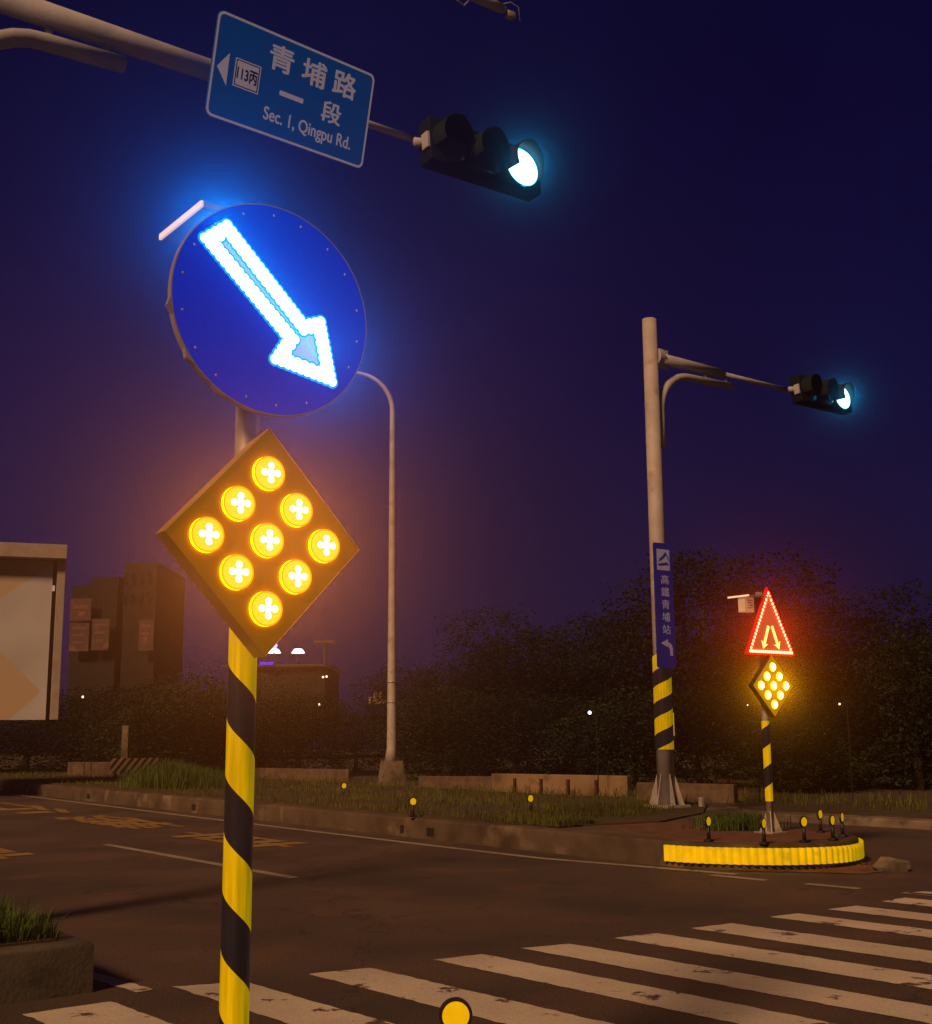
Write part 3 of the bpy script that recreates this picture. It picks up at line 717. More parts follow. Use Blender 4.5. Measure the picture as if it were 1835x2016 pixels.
bm = B(); ring_y = -.002; bm.faces.new([bm.verts.new(p) for p in ((-bw*.36, -.002, ez-bh*.085), (bw*.34, -.002, ez-bh*.085), (bw*.34, -.002, ez+bh*.085), (-bw*.36, -.002, ez+bh*.085))]); em_ = obj('emblem', bm, M_white2, ds)
def curve_poly(bm, pts, y):
    bm.faces.new([bm.verts.new((x, y, z)) for x, z in pts])
bm = B()
W_, H_ = bw*.35, bh*.085
def ep(u, v_): return (u*W_, ez+v_*H_)
curve_poly(bm, [ep(-.75, -.2), ep(-.6, .1), ep(-.1, .35), ep(.3, .75), ep(.55, .6), ep(.3, .3), ep(-.1, .05), ep(-.5, -.12)], -.003)
curve_poly(bm, [ep(.35, .72), ep(.7, .4), ep(.95, -.1), ep(.9, -.2), ep(.6, .25)], -.003)
curve_poly(bm, [ep(-.95, -.45), ep(.5, -.2), ep(.95, -.45), ep(.5, -.5), ep(-.7, -.62)], -.003)
obj('emblem_figure', bm, M_blue2, em_)
chars = '高鐵青埔站'
for k, ch in enumerate(chars):
    text('lettering', ch, M_white2, ds, (bw*.04, bh*(.5-.295-k*.1), bw*.42, bh*.073), y=-.0025, fat=.012)
bm = B(); az_ = -bh*.34
sh = [(.24, -.062), (.24, -.01), (.2, .022), (.1, .04), (-.02, .046)]
o_ = [bm.verts.new((bw*x*1.2+bw*.06, -.0025, az_+bh*z)) for x, z in sh]; i_ = [bm.verts.new((bw*(x-.13)*1.2+bw*.06, -.0025, az_+bh*z)) for x, z in ((.24, -.062), (.23, -.014), (.2, .004), (.14, .016), (.1, .02))]
for k in range(4): bm.faces.new((o_[k], o_[k+1], i_[k+1], i_[k]))
bm.faces.new([bm.verts.new((bw*x, -.0027, az_+bh*z)) for x, z in ((-.30, .035), (.1, .068), (.1, .002))])
obj('arrow', bm, M_white2, ds)

# ------------------------------------------------------------------ traffic signals
def signal(name_label, lens_px, z, armdist):
    Lp = G(*lens_px, z)
    tilt = math.radians(-5)
    root = empty('traffic_light', name_label, 'traffic light', mat=Matrix.Translation(Lp) @ Matrix.Rotation(YAW, 4, 'Z') @ Matrix.Rotation(tilt, 4, 'X'), group='traffic lights showing green')
    sp = .42
    bm = B(); box(bm, (-sp, .13, 0), (1.30, .2, .45), bevel=.03); obj('housing', bm, M_sighouse, root, 40)
    bm = B(); box(bm, (-sp-.65, .1, -.02), (.05, .1, .16), bevel=.01); tube(bm, [(-sp-.6, .16, 0), (-sp-.72, .2, 0)], .045, 12); obj('mounting_bracket', bm, M_armpaint, root, 40)
    for k, nm_ in enumerate(('red', 'amber', 'green')):
        cx = -2*sp+k*sp
        bm = B(); disc(bm, (cx, 0), .205, .032, 36, dome=.02)
        for f in bm.faces: f.material_index = 1
        disc(bm, (cx, 0), .188, .028, 36, dome=.04); obj('lens', bm, [E_green, E_greenrim] if k == 2 else [M_lensoff, M_lensoff], root, 60)
        # visor: a hood with a cut-away underside
        bm = B(); n = 34; a0, a1 = math.radians(-25), math.radians(204); rr_ = .212
        o1, o2, i1, i2 = [], [], [], []
        for j in range(n+1):
            a = a0+(a1-a0)*j/n; t_ = math.sin((a-a0)/(a1-a0)*PI); dg_ = math.degrees(a); ln = .04+.16*max(0, min(1, (dg_+25)/110))
            c_, s_ = math.cos(a), math.sin(a)
            o1.append(bm.verts.new((cx+rr_*c_, .04, rr_*s_))); o2.append(bm.verts.new((cx+rr_*c_, .04-ln, rr_*s_-.02)))
            i1.append(bm.verts.new((cx+(rr_-.006)*c_, .04, (rr_-.006)*s_))); i2.append(bm.verts.new((cx+(rr_-.006)*c_, .04-ln, (rr_-.006)*s_-.02)))
        for j in range(n):
            bm.faces.new((o1[j], o1[j+1], o2[j+1], o2[j])); f = bm.faces.new((i1[j+1], i1[j], i2[j], i2[j+1])); f.material_index = 1
            bm.faces.new((o2[j], o2[j+1], i2[j+1], i2[j]))
        obj('visor', bm, [M_sigvis, M_visdark], root, 50)
    return root, Lp
M_lensoff = mat('dark_lens', (.02, .03, .035), (.015, .02, .025), rough=.15)
s1, LP1 = signal('closer green traffic light at the arm end right of the blue road name sign', (1032, 326), 6.62, 0)
s2, LP2 = signal('distant green traffic light on the arm of the tall tan mast', (1662, 781), armzF-.06, 0)

# ------------------------------------------------------------------ road name sign
p = (-1.361, 9.124, 6.4); k_ = 1.043
cS = EYE + (Vector(p)-EYE)*k_
MS = Matrix.Translation(cS) @ Matrix.Rotation(.80, 4, 'Z') @ Matrix.Rotation(.265, 4, 'X') @ Matrix.Rotation(-.05, 4, 'Y')
SW, SH = 1.575*k_, .806*k_
rs = empty('road_name_sign', 'wide blue road name sign with white characters hung on the grey mast arm', 'sign', mat=MS)
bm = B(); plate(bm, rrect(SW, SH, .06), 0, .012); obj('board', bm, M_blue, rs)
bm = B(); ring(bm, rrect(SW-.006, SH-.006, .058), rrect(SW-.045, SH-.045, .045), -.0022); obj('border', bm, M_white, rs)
bm = B(); box(bm, (-.4, .05, .0), (.05, .09, .5)); box(bm, (.4, .05, .0), (.05, .09, .5)); obj('bracket', bm, M_galv, rs)
def S(u, v_): return ((u-.5)*SW, (.5-v_)*SH)
def stext(b, u, v_, w_, h_, m=M_white, y=-.003, fat=.02): 
    x, z = S(u, v_); return text('lettering', b, m, rs, (x, z, w_*SW, h_*SH), y=y, fat=fat)
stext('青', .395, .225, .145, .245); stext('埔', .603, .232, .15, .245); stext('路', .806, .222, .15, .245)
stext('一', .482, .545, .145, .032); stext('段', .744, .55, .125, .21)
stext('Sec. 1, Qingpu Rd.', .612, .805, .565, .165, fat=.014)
bm = B(); curve_poly(bm, [S(.03, .52), S(.092, .36), S(.094, .672)], -.003); bmesh.ops.recalc_face_normals(bm, faces=bm.faces[:]); obj('triangle_mark', bm, M_white, rs)
bm = B(); x, z = S(.205, .51); w_, h_ = .152*SW, .27*SH
bm.faces.new([bm.verts.new((x+a*w_/2, -.003, z+b*h_/2)) for a, b in ((-1, -1), (1, -1), (1, 1), (-1, 1))]); sh_ = obj('route_shield', bm, M_white, rs)
bm = B(); q1 = [(x+a*w_*.46, z+b*h_*.46) for a, b in ((-1, -1), (1, -1), (1, 1), (-1, 1))]; q2 = [(x+a*w_*.42, z+b*h_*.42) for a, b in ((-1, -1), (1, -1), (1, 1), (-1, 1))]
ring(bm, q1, q2, -.0042); obj('shield_border', bm, M_purple, sh_)
text('lettering', '113丙', M_purple, sh_, (x, z, w_*.78, h_*.46), y=-.0045, fat=.03)

# ------------------------------------------------------------------ street lamp
LB = G(771, 1540, .2)
lamp = empty('street_lamp', 'tall grey street lamp with curved neck on a tapered concrete block', 'street lamp', LB, 0)
bm = B(); 
pl = [(-.27, -.27), (.27, -.27), (.27, .27), (-.27, .27)]
a_v = [bm.verts.new((x, y, -.1)) for x, y in pl]; b_v = [bm.verts.new((x*.72, y*.72, .47)) for x, y in pl]
bm.faces.new(a_v[::-1]); bm.faces.new(b_v)
for k in range(4): bm.faces.new((a_v[k], a_v[(k+1) % 4], b_v[(k+1) % 4], b_v[k]))
bmesh.ops.rotate(bm, verts=bm.verts[:], cent=(0, 0, 0), matrix=Matrix.Rotation(math.radians(20), 3, 'Z'))
obj('concrete_block', bm, M_conc, lamp)
ztop = AY(783, 810, LB.y).z-LB.z
bm = B(); pts = [(0, 0, .47), (0, 0, .75), (0, 0, ztop*.5), (0, 0, ztop)]; rad = [.16, .11, .085, .065]
for k in range(1, 9):
    a = k*PI/2*.86/8; pts.append((-.95*(1-math.cos(a)), -.0, ztop+.95*math.sin(a))); rad.append(.062-.002*k)
pts.append((-1.75, 0, ztop+1.12)); rad.append(.04)
tube(bm, pts, rad, 20); obj('pole', bm, M_polepaint, lamp, 40)
bm = B(); box(bm, (-2.05, 0, ztop+1.15), (.7, .26, .12), bevel=.04); obj('lamp_head', bm, M_armpaint, lamp, 40)
bm = B(); tube(bm, [(0, 0, 2.2), (0, 0, 2.23)], .112, 20); tube(bm, [(0, 0, 1.75), (0, 0, 1.77)], .114, 20); obj('band', bm, M_galv, lamp, 40)

# ------------------------------------------------------------------ yellow corrugated guard and reflector studs
def arc_len_pts():
    pts = [Vector(L2(t, -R)) for t in (.06, .03)] + [Vector(p_) for p_ in nose(C, R, aU-180, aU-12, 40)]
    return pts
path = arc_len_pts(); fine = []
for a, b in zip(path, path[1:]):
    m = max(1, int((b-a).length/.0125))
    for k in range(m): fine.append(a.lerp(b, k/m))
fine.append(path[-1])
vs, fs = [], []; s_ = 0
for i, p_ in enumerate(fine):
    t_ = (fine[min(i+3, len(fine)-1)]-fine[max(i-3, 0)]).normalized(); n_ = Vector((t_.y, -t_.x))
    if i: s_ += (p_-fine[i-1]).length
    d = .03+.017*math.sin(s_*2*PI/.075)+.003*math.sin(s_*7)
    q = p_+n_*d; wob = .006*math.sin(s_*2.1)
    vs += [(q.x, q.y, .052+wob), (q.x, q.y, .205+wob)]
    if i: k = 2*i; fs.append((k-2, k, k+1, k-1))
gd = pyobj('corrugated_guard', vs, fs, M_corr, smooth=True)
tag(gd, 'bright yellow corrugated guard strip wrapped around the rounded island nose', 'guard strip')
def stud_mesh():
    bm = B()
    return bm
def make_stud():
    r = empty('reflector_stud', '', 'reflector', (0, 0, 0), YAW, 'round yellow reflector studs on the islands')
    bm = B(); box(bm, (0, 0, .012), (.09, .07, .024), bevel=.006); tube(bm, [(0, 0, .02), (0, 0, .15)], [.02, .014], 12); obj('stalk', bm, M_black, r, 40)
    bm = B(); plate(bm, [(.0525*math.cos(t*PI/16), .19+.0525*math.sin(t*PI/16)) for t in range(32)], -.006, .01); rim = obj('disc_rim', bm, M_black, r)
    bm = B(); disc(bm, (0, .19), .0425, -.0075, 32); obj('reflector_disc', bm, M_yel, rim)
    return r
studs = [((897, 1999), None, .24, 'large yellow round reflector cut by the bottom edge of the picture'),
         ((677, 1547), None, .25, 'small yellow reflector on the grass just left of the street lamp'),
         ((813, 1578), None, .25, 'yellow reflector on the median edge just right of the street lamp'),
         ((1044, 1572), None, .25, 'yellow reflector on the grass in front of the low wall with dark posts'),
         ((1394, 1617), None, .24, 'yellow reflector above the left end of the yellow guard strip'),
         ((1503, 1621), None, .24, 'yellow reflector directly in front of the thin striped post foot'),
         ((1582, 1618), None, .24, 'yellow reflector right of the thin striped post, at the nose front edge'),
         ((1614, 1603), None, .24, 'highest yellow reflector of the nose, standing farther back'),
         ((1638, 1615), None, .24, 'yellow reflector second from the right end of the island nose'),
         ((1657, 1609), None, .24, 'narrow yellow reflector at the far right of the island nose')]
proto = None
def copy_tree(o, parent=None):
    c = o.copy(); COL.objects.link(c)
    if parent is not None: c.parent = parent
    for ch in o.children: copy_tree(ch, c)
    return c
for i, (px, Y, z, lab) in enumerate(studs):
    if proto is None: proto = make_stud(); o = proto
    else: o = copy_tree(proto)
    q = AY(*px, Y) if Y else G(*px, z+.19)
    o.location = (q.x, q.y, z); o.rotation_euler = (0, 0, YAW+random.uniform(-.15, .3)); o['label'] = lab
    if i == 0: o.rotation_euler = (0, 0, .1)
    if i == 9: o.rotation_euler = (0, 0, YAW+.35)
# rubble by the nose
def rock(name, c, r, m, seed, sq=(1, 1, .5)):
    rnd = random.Random(seed); bm = B(); bmesh.ops.create_icosphere(bm, subdivisions=2, radius=r)
    for v_ in bm.verts: v_.co = Vector((v_.co.x*sq[0], v_.co.y*sq[1], v_.co.z*sq[2]))*(1+rnd.uniform(-.18, .18))
    o = obj(name, bm, m); o.location = c; return o
q = G(1755, 1704, .05)
tag(rock('concrete_chunk', (q.x, q.y, .04), .16, M_conc, 3, (1, .7, .55)), 'broken concrete chunk lying on the road right of the yellow guard', 'rubble')
q = G(1700, 1699, .02)
bm = B()
for k in range(70):
    a = random.uniform(0, 1); x = 1560+220*a; y = 1700+random.uniform(-6, 10); g = G(x, y, .01); r = random.uniform(.006, .03)
    bmesh.ops.create_icosphere(bm, subdivisions=1, radius=r, matrix=Matrix.Translation((g.x, g.y, r*.4)) @ Matrix.Rotation(random.uniform(0, 3), 4, 'Z') @ Matrix.Diagonal((1.3, .8, .6, 1)))
for v_ in bm.verts: v_.co += Vector([random.uniform(-.003, .003) for _ in range(3)])
tag(obj('gravel', bm, M_redsoil), 'reddish gravel and crumbs scattered around the island nose', 'gravel', kind='stuff')
q = [G(1540, 1706), G(1700, 1701), G(1775, 1712), G(1700, 1722), G(1560, 1718), G(1430, 1715)]
tag(obj('dirt_patch', ragged([(a.x, a.y) for a in q], z=.006, step=.05, j=.03), M_redsoil), kind='structure')

# ------------------------------------------------------------------ low walls, striped barrier, bollard, hoarding
def wall(label, a, b, zt, th=.15, m=M_conc, z0=.1, Y=None):
    A, Bq = (G(*a, z0), G(*b, z0)) if Y is None else (AY(*a, Y), AY(*b, Y-.6)); d = Bq-A; c_ = (A+Bq)/2
    bm = B(); box(bm, (0, 0, (zt-z0)/2), (d.length, th, zt-z0), bevel=.015)
    o = obj('low_wall', bm, m); o.location = (c_.x, c_.y, z0); o.rotation_euler = (0, 0, math.atan2(d.y, d.x))
    tag(o, label, 'wall'); return o
M_wallA = mat('render_wall', (.26, .18, .11), (.18, .12, .07), scale=2, rough=.9, bump=.3, c3=(.1, .07, .04), s3=4)
M_wallB = mat('stone_wall', (.13, .09, .06), (.07, .05, .035), scale=7, rough=.9, bump=.9, bscale=14)
wall('low mottled stone wall right of the street lamp block', (826, 1560), (970, 1561), .42, m=M_wallB)
wb = wall('low tan wall with four dark posts, between the street lamp and the tall mast', (972, 1563), (1240, 1571), .49, m=M_wallA)
ln_ = (G(972, 1563, .1)-G(1240, 1571, .1)).length
for k in range(4):
    bm = B(); box(bm, (-ln_/2+ln_*(.19+.2*k), -.1, .16), (.05, .05, .3), bevel=.006); obj('post', bm, M_redpost if False else mat('dark_red_post%d' % k, (.06, .015, .012), rough=.7), wb)
wall('low rough stone wall behind the foot of the tall mast', (1258, 1578), (1450, 1584), .42, m=M_wallB)
wall('faint low wall behind the striped barrier at the left', (136, 1506), (330, 1514), .62, m=M_wallB, Y=31.4)
wall('low wall left of the street lamp, behind the grass', (505, 1540), (690, 1545), .45, m=M_wallB)
bp = G(265, 1506, .25)
M_barr = stripes('barrier_stripes', .22, 0, turn=False, c1=(.5, .26, .06), c2=(.06, .02, .02), em=.12, kx=-1.3)
bar = empty('striped_barrier', 'short slanted orange and dark striped barrier at the left edge of the grass', 'barrier', (AY(265, 1500, 30).x, 30, .17), .1)
bm = B(); box(bm, (0, 0, .38), (1.12, .08, .36), bevel=.01); obj('board', bm, M_barr, bar)
bm = B(); box(bm, (-.45, .08, .1), (.06, .06, .3)); box(bm, (.45, .08, .1), (.06, .06, .3)); obj('foot', bm, M_conc, bar)
bo = G(247, 1500, .2)
bol = empty('bollard', 'plain square concrete post standing behind the striped barrier', 'bollard', (AY(247, 1470, 30.8).x, 30.8, .1))
bm = B(); box(bm, (0, 0, .70), (.17, .17, 1.42), bevel=.015); obj('shaft', bm, M_conc, bol)
bm = B(); box(bm, (0, -.0865, 1.2), (.1, .004, .22)); obj('reflector_strip', bm, M_wallA, bol)

# large hoarding at the left
def hoarding():
    Y = 26
    top = AY(138, 1077, Y); bot = AY(106, 1417, Y); rz = math.atan2(.35, 1)
    rt = empty('billboard', 'large pale billboard with tan diamond pattern and a capped top at the left edge', 'billboard', (bot.x, bot.y, .1), rz)
    zt, zb = top.z-.1, bot.z-.1
    W = 7
    bm = B(); box(bm, (-W/2-.17, .1, (zt+zb)/2-.15), (W, .12, zt-zb-.3)); obj('panel', bm, M_hoard, rt)
    bm = B(); box(bm, (-.12, .16, (zt+zb)/2-.15), (.14, .05, zt-zb-.3)); obj('shadow_gap', bm, M_black, rt)  # black strip set behind the gap to paint its shade
    bm = B(); box(bm, (-W/2-.02, -.05, zt-.14), (W+.22, .55, .3), bevel=.01); obj('cap', bm, M_hcap, rt)
    bm = B(); box(bm, (-.0, .02, (zt+zb)/2-.15), (.17, .2, zt-zb-.3), bevel=.01); obj('end_post', bm, M_hcap, rt)
    for k in range(3):
        bm = B(); box(bm, (-1.7-k*2.4, .2, zb/2), (.10, .10, zb+.1)); obj('leg', bm, M_black, rt)
    bm = B(); box(bm, (-.14, -.0, zt-.9), (.05, .04, .12), bevel=.01); obj('hinge', bm, M_white, rt)
def hoardmat():
    m, nt, p, out = nodes('hoarding_print'); N, L = nt.nodes, nt.links
    tc = N.new('ShaderNodeTexCoord'); sp = N.new('ShaderNodeSeparateXYZ'); L.new(tc.outputs['Object'], sp.inputs[0])
    def mth(op, a, b=None):
        n = N.new('ShaderNodeMath'); n.operation = op
        for i, v_ in enumerate((a, b)):
            if v_ is None: continue
            if isinstance(v_, (int, float)): n.inputs[i].default_value = v_
            else: L.new(v_, n.inputs[i])
        return n.outputs[0]
    # tan lozenges: |x-x0| + |z-z0|*k < r
    fac = None
    for x0, z0, r, k in ((-2.1, 2.1, 1.8, 1.0), (-2.1, 5.6, 3.03, 1.38)):
        a = mth('LESS_THAN', mth('ADD', mth('ABSOLUTE', mth('SUBTRACT', sp.outputs[0], x0)), mth('MULTIPLY', mth('ABSOLUTE', mth('SUBTRACT', sp.outputs[2], z0)), k)), r)
        fac = a if fac is None else mth('MAXIMUM', fac, a)
    nz = N.new('ShaderNodeTexNoise'); nz.inputs['Scale'].default_value = .8; L.new(tc.outputs['Object'], nz.inputs['Vector'])
    r1 = N.new('ShaderNodeValToRGB'); r1.color_ramp.elements[0].position = .35; r1.color_ramp.elements[1].position = .65
    r1.color_ramp.elements[0].color = (.46, .47, .52, 1); r1.color_ramp.elements[1].color = (.38, .39, .44, 1); L.new(nz.outputs['Fac'], r1.inputs[0])
    mx = N.new('ShaderNodeMix'); mx.data_type = 'RGBA'; L.new(fac, mx.inputs[0]); L.new(r1.outputs[0], mx.inputs[6]); mx.inputs[7].default_value = (.44, .35, .25, 1)
    L.new(mx.outputs[2], p.inputs['Base Color']); p.inputs['Roughness'].default_value = .7
    return m
M_hoard = hoardmat(); M_hcap = mat('hoarding_cap', (.34, .3, .27), (.28, .24, .22), rough=.7)
hoarding()

# ------------------------------------------------------------------ far buildings
M_bdark = mat('far_facade', (.011, .008, .008), (.007, .005, .005), scale=.4, rough=.9, em=(.03, .009, .007), ems=.06)
M_bpale = mat('far_facade_pale', (.5, .36, .22), (.4, .28, .17), scale=1, rough=.9)
M_banner = mat('banner_cloth', (.06, .03, .025), (.04, .024, .02), scale=1.2, rough=.8, em=(.13, .04, .025), ems=.1, c3=(.14, .06, .05), s3=2.5)
M_banprint = mat('banner_print', (.12, .05, .04), (.09, .04, .03), rough=.8, em=(.05, .015, .01), ems=.3)
M_win = mat('dark_window', (.012, .01, .012), (.008, .007, .008), rough=.2)
def px_box(bm, x0, x1, yt, yb, Y, dep=6):
    a, b = AY(x0, yb, Y), AY(x1, yt, Y)
    box(bm, ((a.x+b.x)/2, Y+dep/2, (a.z+b.z)/2), (b.x-a.x, dep, b.z-a.z)); return a, b
Y = 60
blg = empty('apartment_block', 'dark unlit stepped block behind the trees at the left with printed banners on its front', 'building', (AY(220, 1440, Y).x, Y, 0))
def bpart(name, bm, m, parent, root):
    o = obj(name, bm, m, parent); 
    ref = root if parent is root else parent
    bpy.context.view_layer.update(); o.matrix_parent_inverse = ref.matrix_world.inverted(); bpy.context.view_layer.update(); return o
bm = B(); px_box(bm, 128, 232, 1152, 1450, Y); bpart('wing', bm, M_bdark, blg, blg)
bm = B(); px_box(bm, 232, 310, 1108, 1450, Y-.5); bpart('tower', bm, M_bdark, blg, blg)
bm = B(); px_box(bm, 178, 234, 1136, 1160, Y+1, 3); bpart('roof_hut', bm, M_bdark, blg, blg)
for x0, x1, yt_, yb_ in ((137, 180, 1178, 1222), (135, 176, 1226, 1282), (179, 216, 1218, 1280), (272, 303, 1220, 1281)):
    yy = Y-.6 if x0 < 250 else Y-1.1
    bm = B(); px_box(bm, x0, x1, yt_, yb_, yy, .1); bn = bpart('banner', bm, M_banner, blg, blg)
    bm = B(); n = 3 if yb_-yt_ > 50 else 1
    for k in range(n):
        hh = (yb_-yt_)/(n+1); px_box(bm, x0+7, x1-7-3*k, yt_+hh*(k+.6), yt_+hh*(k+.6)+hh*.35, yy-.02, .02)
    o = obj('print', bm, M_banprint, bn); o.matrix_parent_inverse = bn.matrix_world.inverted()
for i in range(4):
    for j in range(2):
        bm = B(); px_box(bm, 242+i*16, 250+i*16, 1130+j*40, 1150+j*40, Y-.55, .05); bpart('window', bm, M_win, blg, blg)
Y = 55
b2 = empty('flat_roofed_building', 'dark low flat roofed building behind the foreground post with lit roof lamps', 'building', (AY(540, 1440, Y).x, Y, 0))
bm = B(); px_box(bm, 452, 640, 1314, 1450, Y); bpart('wall', bm, M_bdark, b2, b2)
M_slab = mat('roof_slab', (.06, .035, .03), (.05, .03, .025), rough=.8, em=(.06, .02, .02), ems=.2)
bm = B(); px_box(bm, 438, 648, 1307, 1313, Y-.3, 6.6); bpart('roof_slab', bm, M_slab, b2, b2)
for x, y0, y1, rr_, m in ((540, 1266, 1276, 6, E_viol), (587, 1280, 1284, 3, M_white)):
    c_ = AY(x, (y0+y1)/2, Y-.4); b_ = AY(x, 1307, Y-.4)
    bm = B(); tube(bm, [(c_.x, c_.y, b_.z), (c_.x, c_.y, c_.z-.1)], .05, 8); lp_ = bpart('roof_lamp', bm, M_bdark, b2, b2)
    bm = B(); bmesh.ops.create_uvsphere(bm, u_segments=12, v_segments=8, radius=rr_/2400*Y, matrix=Matrix.Translation(c_)); o = obj('globe', bm, m, lp_); o.matrix_parent_inverse = lp_.matrix_world.inverted()
    c_ = AY(x, 1283, Y-.4)
    bm = B(); tube(bm, [(c_.x, c_.y, c_.z-.06), (c_.x, c_.y, c_.z+.12)], [.30, .17], 16); o = obj('dish', bm, E_wlamp, lp_); o.matrix_parent_inverse = lp_.matrix_world.inverted()
a = AY(525, 1306, Y-.5); bm = B(); box(bm, (a.x, a.y, a.z), (.6, .1, .12)); bpart('violet_strip_light', bm, emat('violet_strip', (.15, .03, .9), .7), b2, b2)
a = AY(640, 1265, Y-.4); bm = B(); box(bm, (a.x, a.y, a.z), (.95, .4, .16), bevel=.06); tube(bm, [(a.x, a.y, a.z-1), (a.x, a.y, a.z)], .06, 8); bpart('floodlight', bm, M_slab, b2, b2)
for x, y in ((636, 1333), (643, 1332)):
    a = AY(x, y, Y-.4); bm = B(); bmesh.ops.create_uvsphere(bm, u_segments=8, v_segments=6, radius=.05, matrix=Matrix.Translation(a)); bpart('wall_lamp', bm, E_warm, b2, b2)
Y = 50
b3 = empty('pale_house', 'tiny pale lit building seen between the trees just left of the street lamp', 'building', (AY(745, 1440, Y).x, Y, 0))
bm = B(); px_box(bm, 726, 770, 1372, 1386, Y, 3); bpart('wall', bm, M_bpale, b3, b3)
bm = B(); px_box(bm, 735, 752, 1362, 1372, Y+.3, 2); bpart('upper_wall', bm, M_bpale, b3, b3)
bm = B(); px_box(bm, 730, 734, 1374, 1379, Y-.03, .03); px_box(bm, 752, 766, 1373, 1377, Y-.03, .03); bpart('window', bm, M_win, b3, b3)

# small far lamps
M_bark2 = mat('dark_lamp_pole', (.01, .009, .008), rough=.9)
def farlamp(label, x, y, Y, r, m):
    a = AY(x, y, Y); rt = empty('street_lamp', label, 'street lamp', (a.x, a.y, .1), 0, 'distant lamps glimmering through the trees')
    bm = B(); tube(bm, [(.12, 0, 0), (.12, 0, a.z-.15), (0, 0, a.z-.08)], .010, 8); obj('pole', bm, M_bark2, rt)
    bm = B(); bmesh.ops.create_uvsphere(bm, u_segments=10, v_segments=8, radius=r, matrix=Matrix.Translation((0, 0, a.z-.1))); obj('lamp_head', bm, m, rt)
farlamp('slim lamp with a small light in front of the bushes near the billboard', 163, 1372, 31, .03, E_warm)
farlamp('slim lamp with white light shining among the dark trees left of the tall mast', 1161, 1403, 22.3, .032, E_wlamp)
farlamp('faint small lamp left of the amber lamp board post', 1472, 1388, 20.5, .012, E_warm)
farlamp('faint small lamp right of the amber lamp board post', 1653, 1386, 20.2, .018, E_warm)
farlamp('tiny warm lamp low between the foreground post and the street lamp', 628, 1387, 34, .035, E_warm)

# ------------------------------------------------------------------ trees
def crown_mesh(seed, n_cl, per, leaf, lobes):
    rnd = random.Random(seed); vs, fs = [], []
    tot = sum(l[3]*l[4]*l[5] for l in lobes)
    for (cx, cy, cz, rx, ry, rz) in lobes:
        n = int(n_cl*rx*ry*rz/tot)
        for _ in range(n):
            d = Vector((rnd.gauss(0, 1), rnd.gauss(0, 1), rnd.gauss(0, 1))).normalized(); rr = rnd.uniform(.35, 1)**.45*rnd.uniform(.9, 1.1)
            c = Vector((cx+d.x*rx*rr, cy+d.y*ry*rr, cz+d.z*rz*rr)); sp = rnd.uniform(.10, .22)
            twig = d*.6+Vector((rnd.gauss(0, .4), rnd.gauss(0, .4), rnd.gauss(0, .4)))
            for _k in range(per):
                p = c+twig*rnd.uniform(-.1, .25)+Vector((rnd.gauss(0, sp), rnd.gauss(0, sp), rnd.gauss(0, sp*.7)))*.8
                a = Vector((rnd.gauss(0, 1), rnd.gauss(0, 1), rnd.gauss(0, .6))).normalized(); b = a.cross(Vector((rnd.gauss(0, 1), rnd.gauss(0, 1), rnd.gauss(0, 1)))).normalized()
                l = leaf*rnd.uniform(.6, 1.3); w_ = l*.45; i = len(vs)
                vs += [p-a*l, p+b*w_, p+a*l, p-b*w_]; fs.append((i, i+1, i+2, i+3))
    return vs, fs
def build_tree_mesh(seed, h, wd, leafm, bushy):
    rnd = random.Random(seed)
    lobes = [(0, 0, h*.6, wd*.42, wd*.38, h*.30)]
    for k in range(7 if not bushy else 6):
        a = k*2.4+rnd.uniform(-.4, .4); r = wd*rnd.uniform(.28, .42); z = h*rnd.uniform(.42 if not bushy else .2, .86)
        s = rnd.uniform(.16, .28)*wd
        lobes.append((r*math.cos(a), r*math.sin(a), z, s*1.25, s*1.1, s*.75))
    if bushy: lobes.append((0, 0, h*.28, wd*.46, wd*.4, h*.27))
    vs, fs = crown_mesh(seed, 1150, 13, .052, lobes)
    me = bpy.data.meshes.new('crown'); me.from_pydata([tuple(v_) for v_ in vs], [], fs); me.materials.append(leafm)
    bm = B()
    tube(bm, [(0, 0, -.1), (.05, 0, h*.2), (0, .06, h*.45), (.05, 0, h*.7)], [.11, .085, .06, .025], 10)
    for l in lobes[1:6]:
        tube(bm, [(0.02, .02, h*.3), (l[0]*.5, l[1]*.5, (h*.35+l[2])/2), (l[0], l[1], l[2])], [.045, .03, .012], 6)
    tm = bpy.data.meshes.new('trunk'); bm.to_mesh(tm); bm.free(); tm.materials.append(M_bark)
    return me, tm
KIND = {'broad': build_tree_mesh(11, 5, 4.6, M_leafA, False), 'bush': build_tree_mesh(23, 3, 3.4, M_leafB, True), 'dense': build_tree_mesh(37, 4, 4.0, M_leafA, True), 'leafy': build_tree_mesh(53, 3.4, 3.0, M_leafB, True)}
BASE = {'broad': (5, 4.6), 'bush': (3, 3.4), 'dense': (4, 4.0), 'leafy': (3.4, 3.0)}
